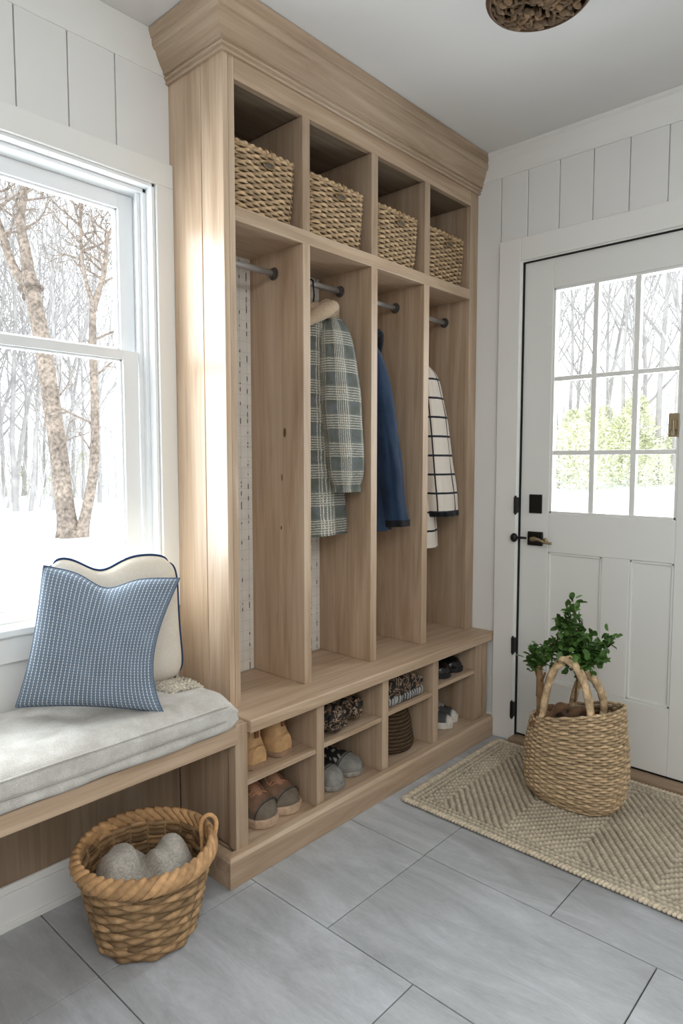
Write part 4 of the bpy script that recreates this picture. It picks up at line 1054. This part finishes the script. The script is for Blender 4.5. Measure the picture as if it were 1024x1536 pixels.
for k in range(60):
    a = R.random() * 2 * PI; r0 = .12 * math.sqrt(R.random()); q = .5 + .8 * R.random(); s_ = .006 + .006 * R.random()
    b.blob(LX + r0 * Cc(a), LY_ + r0 * S(a), 2.412 - .02 * (1 - (r0 / .122) ** 2), s_ * 1.6, s_, s_ * .7, 7, 5, c=(q, q * .93, q * .84))
b.build('vine_bowl', attrmat('dry_vine', srgb(124, 102, 78), .7, 60., .4), lp, o, smooth=True)

# ------------------------------------------------------------------ outdoors
def gz_(x, y):
    h = -.4 + .06 * max(0, x - 4 - .5 * y) * (1 if x > 0 else 0)
    return min(h, 1.5) + .05 * nz(x * .25, y * .25, 0) + .12 * nz(x * .08, y * .08, 4)
b = MB(); rows = []
for j in range(70): rows.append([(-40 + i * 1.7, -35 + j * 1.7, gz_(-40 + i * 1.7, -35 + j * 1.7)) for i in range(80)])
b.grid(rows); o_ = b.build('snow_ground', M['snow'], smooth=True); o_['kind'] = 'structure'

def branch(mb, p, d, L, r, lev, R, c, spread=.7, n=5, kids=(5, 4, 3), up=.15, sides=(7, 5, 4, 3), wob=.10):
    P = [p.copy()]; dd = d.normalized(); dirs = [dd]
    for i in range(n):
        dd = (dd + Vector((R.gauss(0, wob), R.gauss(0, wob), R.gauss(0, wob * .6) + up * .25))).normalized(); P.append(P[-1] + dd * L / n); dirs.append(dd)
    mb.tube(P, [max(r * (1 - .82 * i / n), .004) for i in range(n + 1)], sides[min(lev, len(sides) - 1)], caps=False, c=c)
    if lev < len(kids):
        for k in range(kids[lev]):
            t = .28 + .70 * (k + R.random()) / kids[lev]; i = min(n - 1, int(t * n)); q = P[i].lerp(P[i + 1], t * n - i)
            a = R.random() * 2 * PI; sd = dirs[i].orthogonal().normalized(); sd = Matrix.Rotation(a, 3, dirs[i]) @ sd
            nd = dirs[i] * .7 + sd * spread * (.7 + .6 * R.random())
            branch(mb, q, nd, L * (.55 - .22 * t) * (1.0 + .3 * R.random()), r * (1 - .8 * t) * .55 + .003, lev + 1, R, c, spread, max(3, n - 1), kids, up, sides, wob * 1.3)
# near twin-trunked tree
o = (6.317, 13.39, -.42)
nt = thing('twin_trunk_tree', 'bare twin-trunked tree nearest the window in the snow', 'tree', o)
def limb(P, r0, r1, R, c, kids=(3, 3, 3), cnt=8, Lk=1.2, nside=12):
    b = MB(); Q = catmull(P, 6); n = len(Q); b.tube(Q, [lerp(r0, r1, (i / n) ** .8) * (1 + .9 * max(0, 1 - i / 4) ** 2 * (r0 > .1)) for i in range(n)], nside, c=[(c[0] * q, c[1] * q, c[2] * q) for q in [.8 + .4 * R.random() for _ in range(n)]])
    for k in range(cnt):
        i = int(n * (.35 + .6 * k / cnt)); d = (Q[min(i + 1, n - 1)] - Q[i - 1]).normalized(); sd = Matrix.Rotation(R.random() * 6.28, 3, d) @ d.orthogonal().normalized()
        branch(b, Q[i], d * .5 + sd, Lk * (.7 + .6 * R.random()), .03, 0, R, c, .8, 5, kids, .2, (5, 4, 3, 3), .16)
    return b
R = random.Random(4); c1 = (.95, .88, .8)
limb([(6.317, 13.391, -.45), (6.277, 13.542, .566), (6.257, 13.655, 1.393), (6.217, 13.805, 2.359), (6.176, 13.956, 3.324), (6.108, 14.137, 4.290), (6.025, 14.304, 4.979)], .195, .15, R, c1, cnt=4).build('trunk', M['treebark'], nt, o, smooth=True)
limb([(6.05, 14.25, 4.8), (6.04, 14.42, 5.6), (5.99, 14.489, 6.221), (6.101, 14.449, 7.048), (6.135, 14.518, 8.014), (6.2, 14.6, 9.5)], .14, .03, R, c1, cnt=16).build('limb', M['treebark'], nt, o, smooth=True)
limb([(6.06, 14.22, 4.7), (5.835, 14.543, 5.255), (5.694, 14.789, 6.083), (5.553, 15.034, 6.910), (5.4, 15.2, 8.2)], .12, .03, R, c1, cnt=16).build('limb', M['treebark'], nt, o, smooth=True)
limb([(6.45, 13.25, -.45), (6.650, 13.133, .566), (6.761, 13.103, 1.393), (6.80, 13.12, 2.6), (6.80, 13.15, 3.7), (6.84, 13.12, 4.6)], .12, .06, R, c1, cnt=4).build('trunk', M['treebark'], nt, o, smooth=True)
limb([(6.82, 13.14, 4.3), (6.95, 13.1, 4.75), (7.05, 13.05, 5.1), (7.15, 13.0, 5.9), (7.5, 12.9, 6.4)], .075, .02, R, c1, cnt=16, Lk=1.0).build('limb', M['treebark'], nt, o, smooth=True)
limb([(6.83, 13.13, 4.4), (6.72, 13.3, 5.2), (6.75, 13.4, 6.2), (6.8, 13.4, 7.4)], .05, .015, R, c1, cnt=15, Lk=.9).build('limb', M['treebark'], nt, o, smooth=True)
# forest edge
def far_tree(seed, h, r, kids=(11, 5, 3)):
    R = random.Random(seed); b = MB(); branch(b, Vector((0, 0, -.2)), Vector((R.gauss(0, .03), R.gauss(0, .03), 1)), h, r, 0, R, (1, 1, 1), .55, 9, kids, .35, (6, 4, 3, 3), .05); return b
protos = []
R = random.Random(77)
spots = []
def ring_spots(a0, a1, n, d0, d1):
    for i in range(n):
        a = rad(lerp(a0, a1, (i + .5 * R.random() + .25) / n)); d = R.uniform(d0, d1); spots.append((d * Cc(a), d * S(a)))
ring_spots(62, 86, 34, 24, 38); ring_spots(10, 29, 26, 22, 36); ring_spots(29, 34, 5, 24, 34); ring_spots(64, 80, 12, 20, 25)
for i, (x, y) in enumerate(spots):
    z = gz_(x, y); win_side = y > x
    lab = 'haze-paled bare tree in the woods seen through the window' if win_side else 'haze-paled bare tree in the woods seen through the door panes'
    grp = 'woods beyond the window' if win_side else 'woods beyond the door'
    k = i % 5
    if len(protos) <= k:
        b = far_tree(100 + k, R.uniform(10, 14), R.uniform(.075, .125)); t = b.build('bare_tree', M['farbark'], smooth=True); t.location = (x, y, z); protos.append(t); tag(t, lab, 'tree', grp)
    else:
        t = dup(protos[k], (x, y, z), R.random() * 6.28, lab, (1, 1, R.uniform(.8, 1.15))); t['group'] = grp
# twig undergrowth (uncountable) and evergreen shrubs
b = MB(); R = random.Random(9)
for a0, a1, n, d0, d1 in ((60, 88, 230, 26, 40), (8, 34, 170, 26, 38)):
    for i in range(n):
        a = rad(R.uniform(a0, a1)); d = R.uniform(d0, d1); x, y = d * Cc(a), d * S(a); h = R.uniform(1.5, 6.0)
        p = Vector((x, y, gz_(x, y) - .1)); branch(b, p, Vector((R.gauss(0, .12), R.gauss(0, .12), 1)), h, .035, 0, R, (1, 1, 1), .6, 4, (5, 3), .3, (4, 3, 3), .12)
tag(b.build('undergrowth', M['twig'], smooth=True), 'haze-paled tangle of bare saplings at the edge of the woods', 'undergrowth', None, 'stuff')
def shrub_mb(seed):
    R = random.Random(seed); b = MB()
    for k in range(1700):
        h = R.random() ** .8; rr_ = (1 - h) ** .7 * 1.0 * math.sqrt(R.random()) + .05; a = R.random() * 6.28; p = Vector((rr_ * Cc(a), rr_ * S(a), h * 2.4)); d = Vector((Cc(a) + R.gauss(0, .5), S(a) + R.gauss(0, .5), R.gauss(.3, .5))).normalized() * .16; s_ = d.orthogonal().normalized() * .03; q = .7 + .6 * R.random()
        b.add([p - s_, p + d, p + s_], [(0, 1, 2)], (q, q, q * .9))
    return b
shp = []
R = random.Random(31); sh = []
for i in range(17): a = rad(lerp(11, 29, (i + R.random() * .6) / 17)); d = R.uniform(22, 27); sh.append((d * Cc(a), d * S(a), R.uniform(.55, 1.25)))
for i in range(9): a = rad(lerp(62, 86, (i + R.random() * .6) / 9)); d = R.uniform(32, 38); sh.append((d * Cc(a), d * S(a), R.uniform(.6, 1.0)))
for i, (x, y, s_) in enumerate(sh):
    lab = 'haze-paled yellow-green evergreen shrub at the woods edge beyond the ' + ('door panes' if x > y else 'window'); grp = 'evergreen shrubs beyond the ' + ('door' if x > y else 'window')
    if len(shp) < 2:
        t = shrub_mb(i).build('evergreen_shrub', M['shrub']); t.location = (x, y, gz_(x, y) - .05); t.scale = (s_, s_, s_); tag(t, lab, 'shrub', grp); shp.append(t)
    else:
        t = dup(shp[i % 2], (x, y, gz_(x, y) - .05), R.random() * 6, lab, (s_, s_, s_)); t['group'] = grp

# ------------------------------------------------------------------ light
w = bpy.data.worlds.new('overcast'); scene.world = w; w.use_nodes = True
nt_ = w.node_tree; bg = nt_.nodes['Background']
tc = nt_.nodes.new('ShaderNodeTexCoord'); sx = nt_.nodes.new('ShaderNodeSeparateXYZ'); rp = nt_.nodes.new('ShaderNodeValToRGB')
nt_.links.new(tc.outputs['Generated'], sx.inputs[0]); nt_.links.new(sx.outputs[2], rp.inputs[0]); nt_.links.new(rp.outputs[0], bg.inputs[0])
rp.color_ramp.elements[0].color = (.93, .96, 1, 1); rp.color_ramp.elements[1].color = (.84, .91, 1, 1)
bg.inputs[1].default_value = 3.2
def area(name, loc, target, sx_, sy_, energy, colr=(1, 1, 1), portal=False):
    l = bpy.data.lights.new(name, 'AREA'); l.shape = 'RECTANGLE'; l.size = sx_; l.size_y = sy_; l.energy = energy; l.color = colr
    o = bpy.data.objects.new(name, l); col.objects.link(o); o.location = loc
    o.rotation_euler = (Vector(target) - Vector(loc)).to_track_quat('-Z', 'Y').to_euler()
    if portal: l.cycles.is_portal = True
    return o
area('window_daylight', ((WX0 + WX1) / 2 + .02, W + .30, 1.45), (.75, 0, 1.0), 1.0, 1.3, 56, (.93, .97, 1))
area('door_daylight', (D + .30, .965, 1.45), (0, .965, .9), .55, .95, 22, (.95, .98, 1))
area('room_fill_light', (.1, -.7, 2.46), (.5, .1, 0), 1.8, 1.6, 57, (1, .985, .965))  # added fill lamp under the ceiling behind the camera, no fixture there
area('rear_fill_light', (-1.2, -.9, 1.6), (1.8, 1.2, 1.0), 1.4, 1.6, 8, (1, .99, .975))  # second added fill from the rear, stands for no real lamp

# ------------------------------------------------------------------ camera
cam = bpy.data.cameras.new('camera'); co = bpy.data.objects.new('camera', cam); col.objects.link(co)
cam.sensor_fit = 'HORIZONTAL'; cam.sensor_width = 36; cam.lens = 36 * 996 / 1024; cam.clip_start = .02; cam.clip_end = 300
pit, yaw = math.atan(74 / 996), rad(42.4)
fwd = Vector((Cc(yaw) * Cc(pit), S(yaw) * Cc(pit), -S(pit)))
co.location = (0, 0, 1.2); co.rotation_euler = fwd.to_track_quat('-Z', 'Y').to_euler()
scene.camera = co
scene.view_settings.view_transform = 'Standard'; scene.view_settings.look = 'None'; scene.view_settings.exposure = 0
scene.cycles.max_bounces = 10; scene.cycles.diffuse_bounces = 6; scene.cycles.transparent_max_bounces = 16; scene.cycles.caustics_reflective = False; scene.cycles.caustics_refractive = False; scene.cycles.sample_clamp_indirect = 6
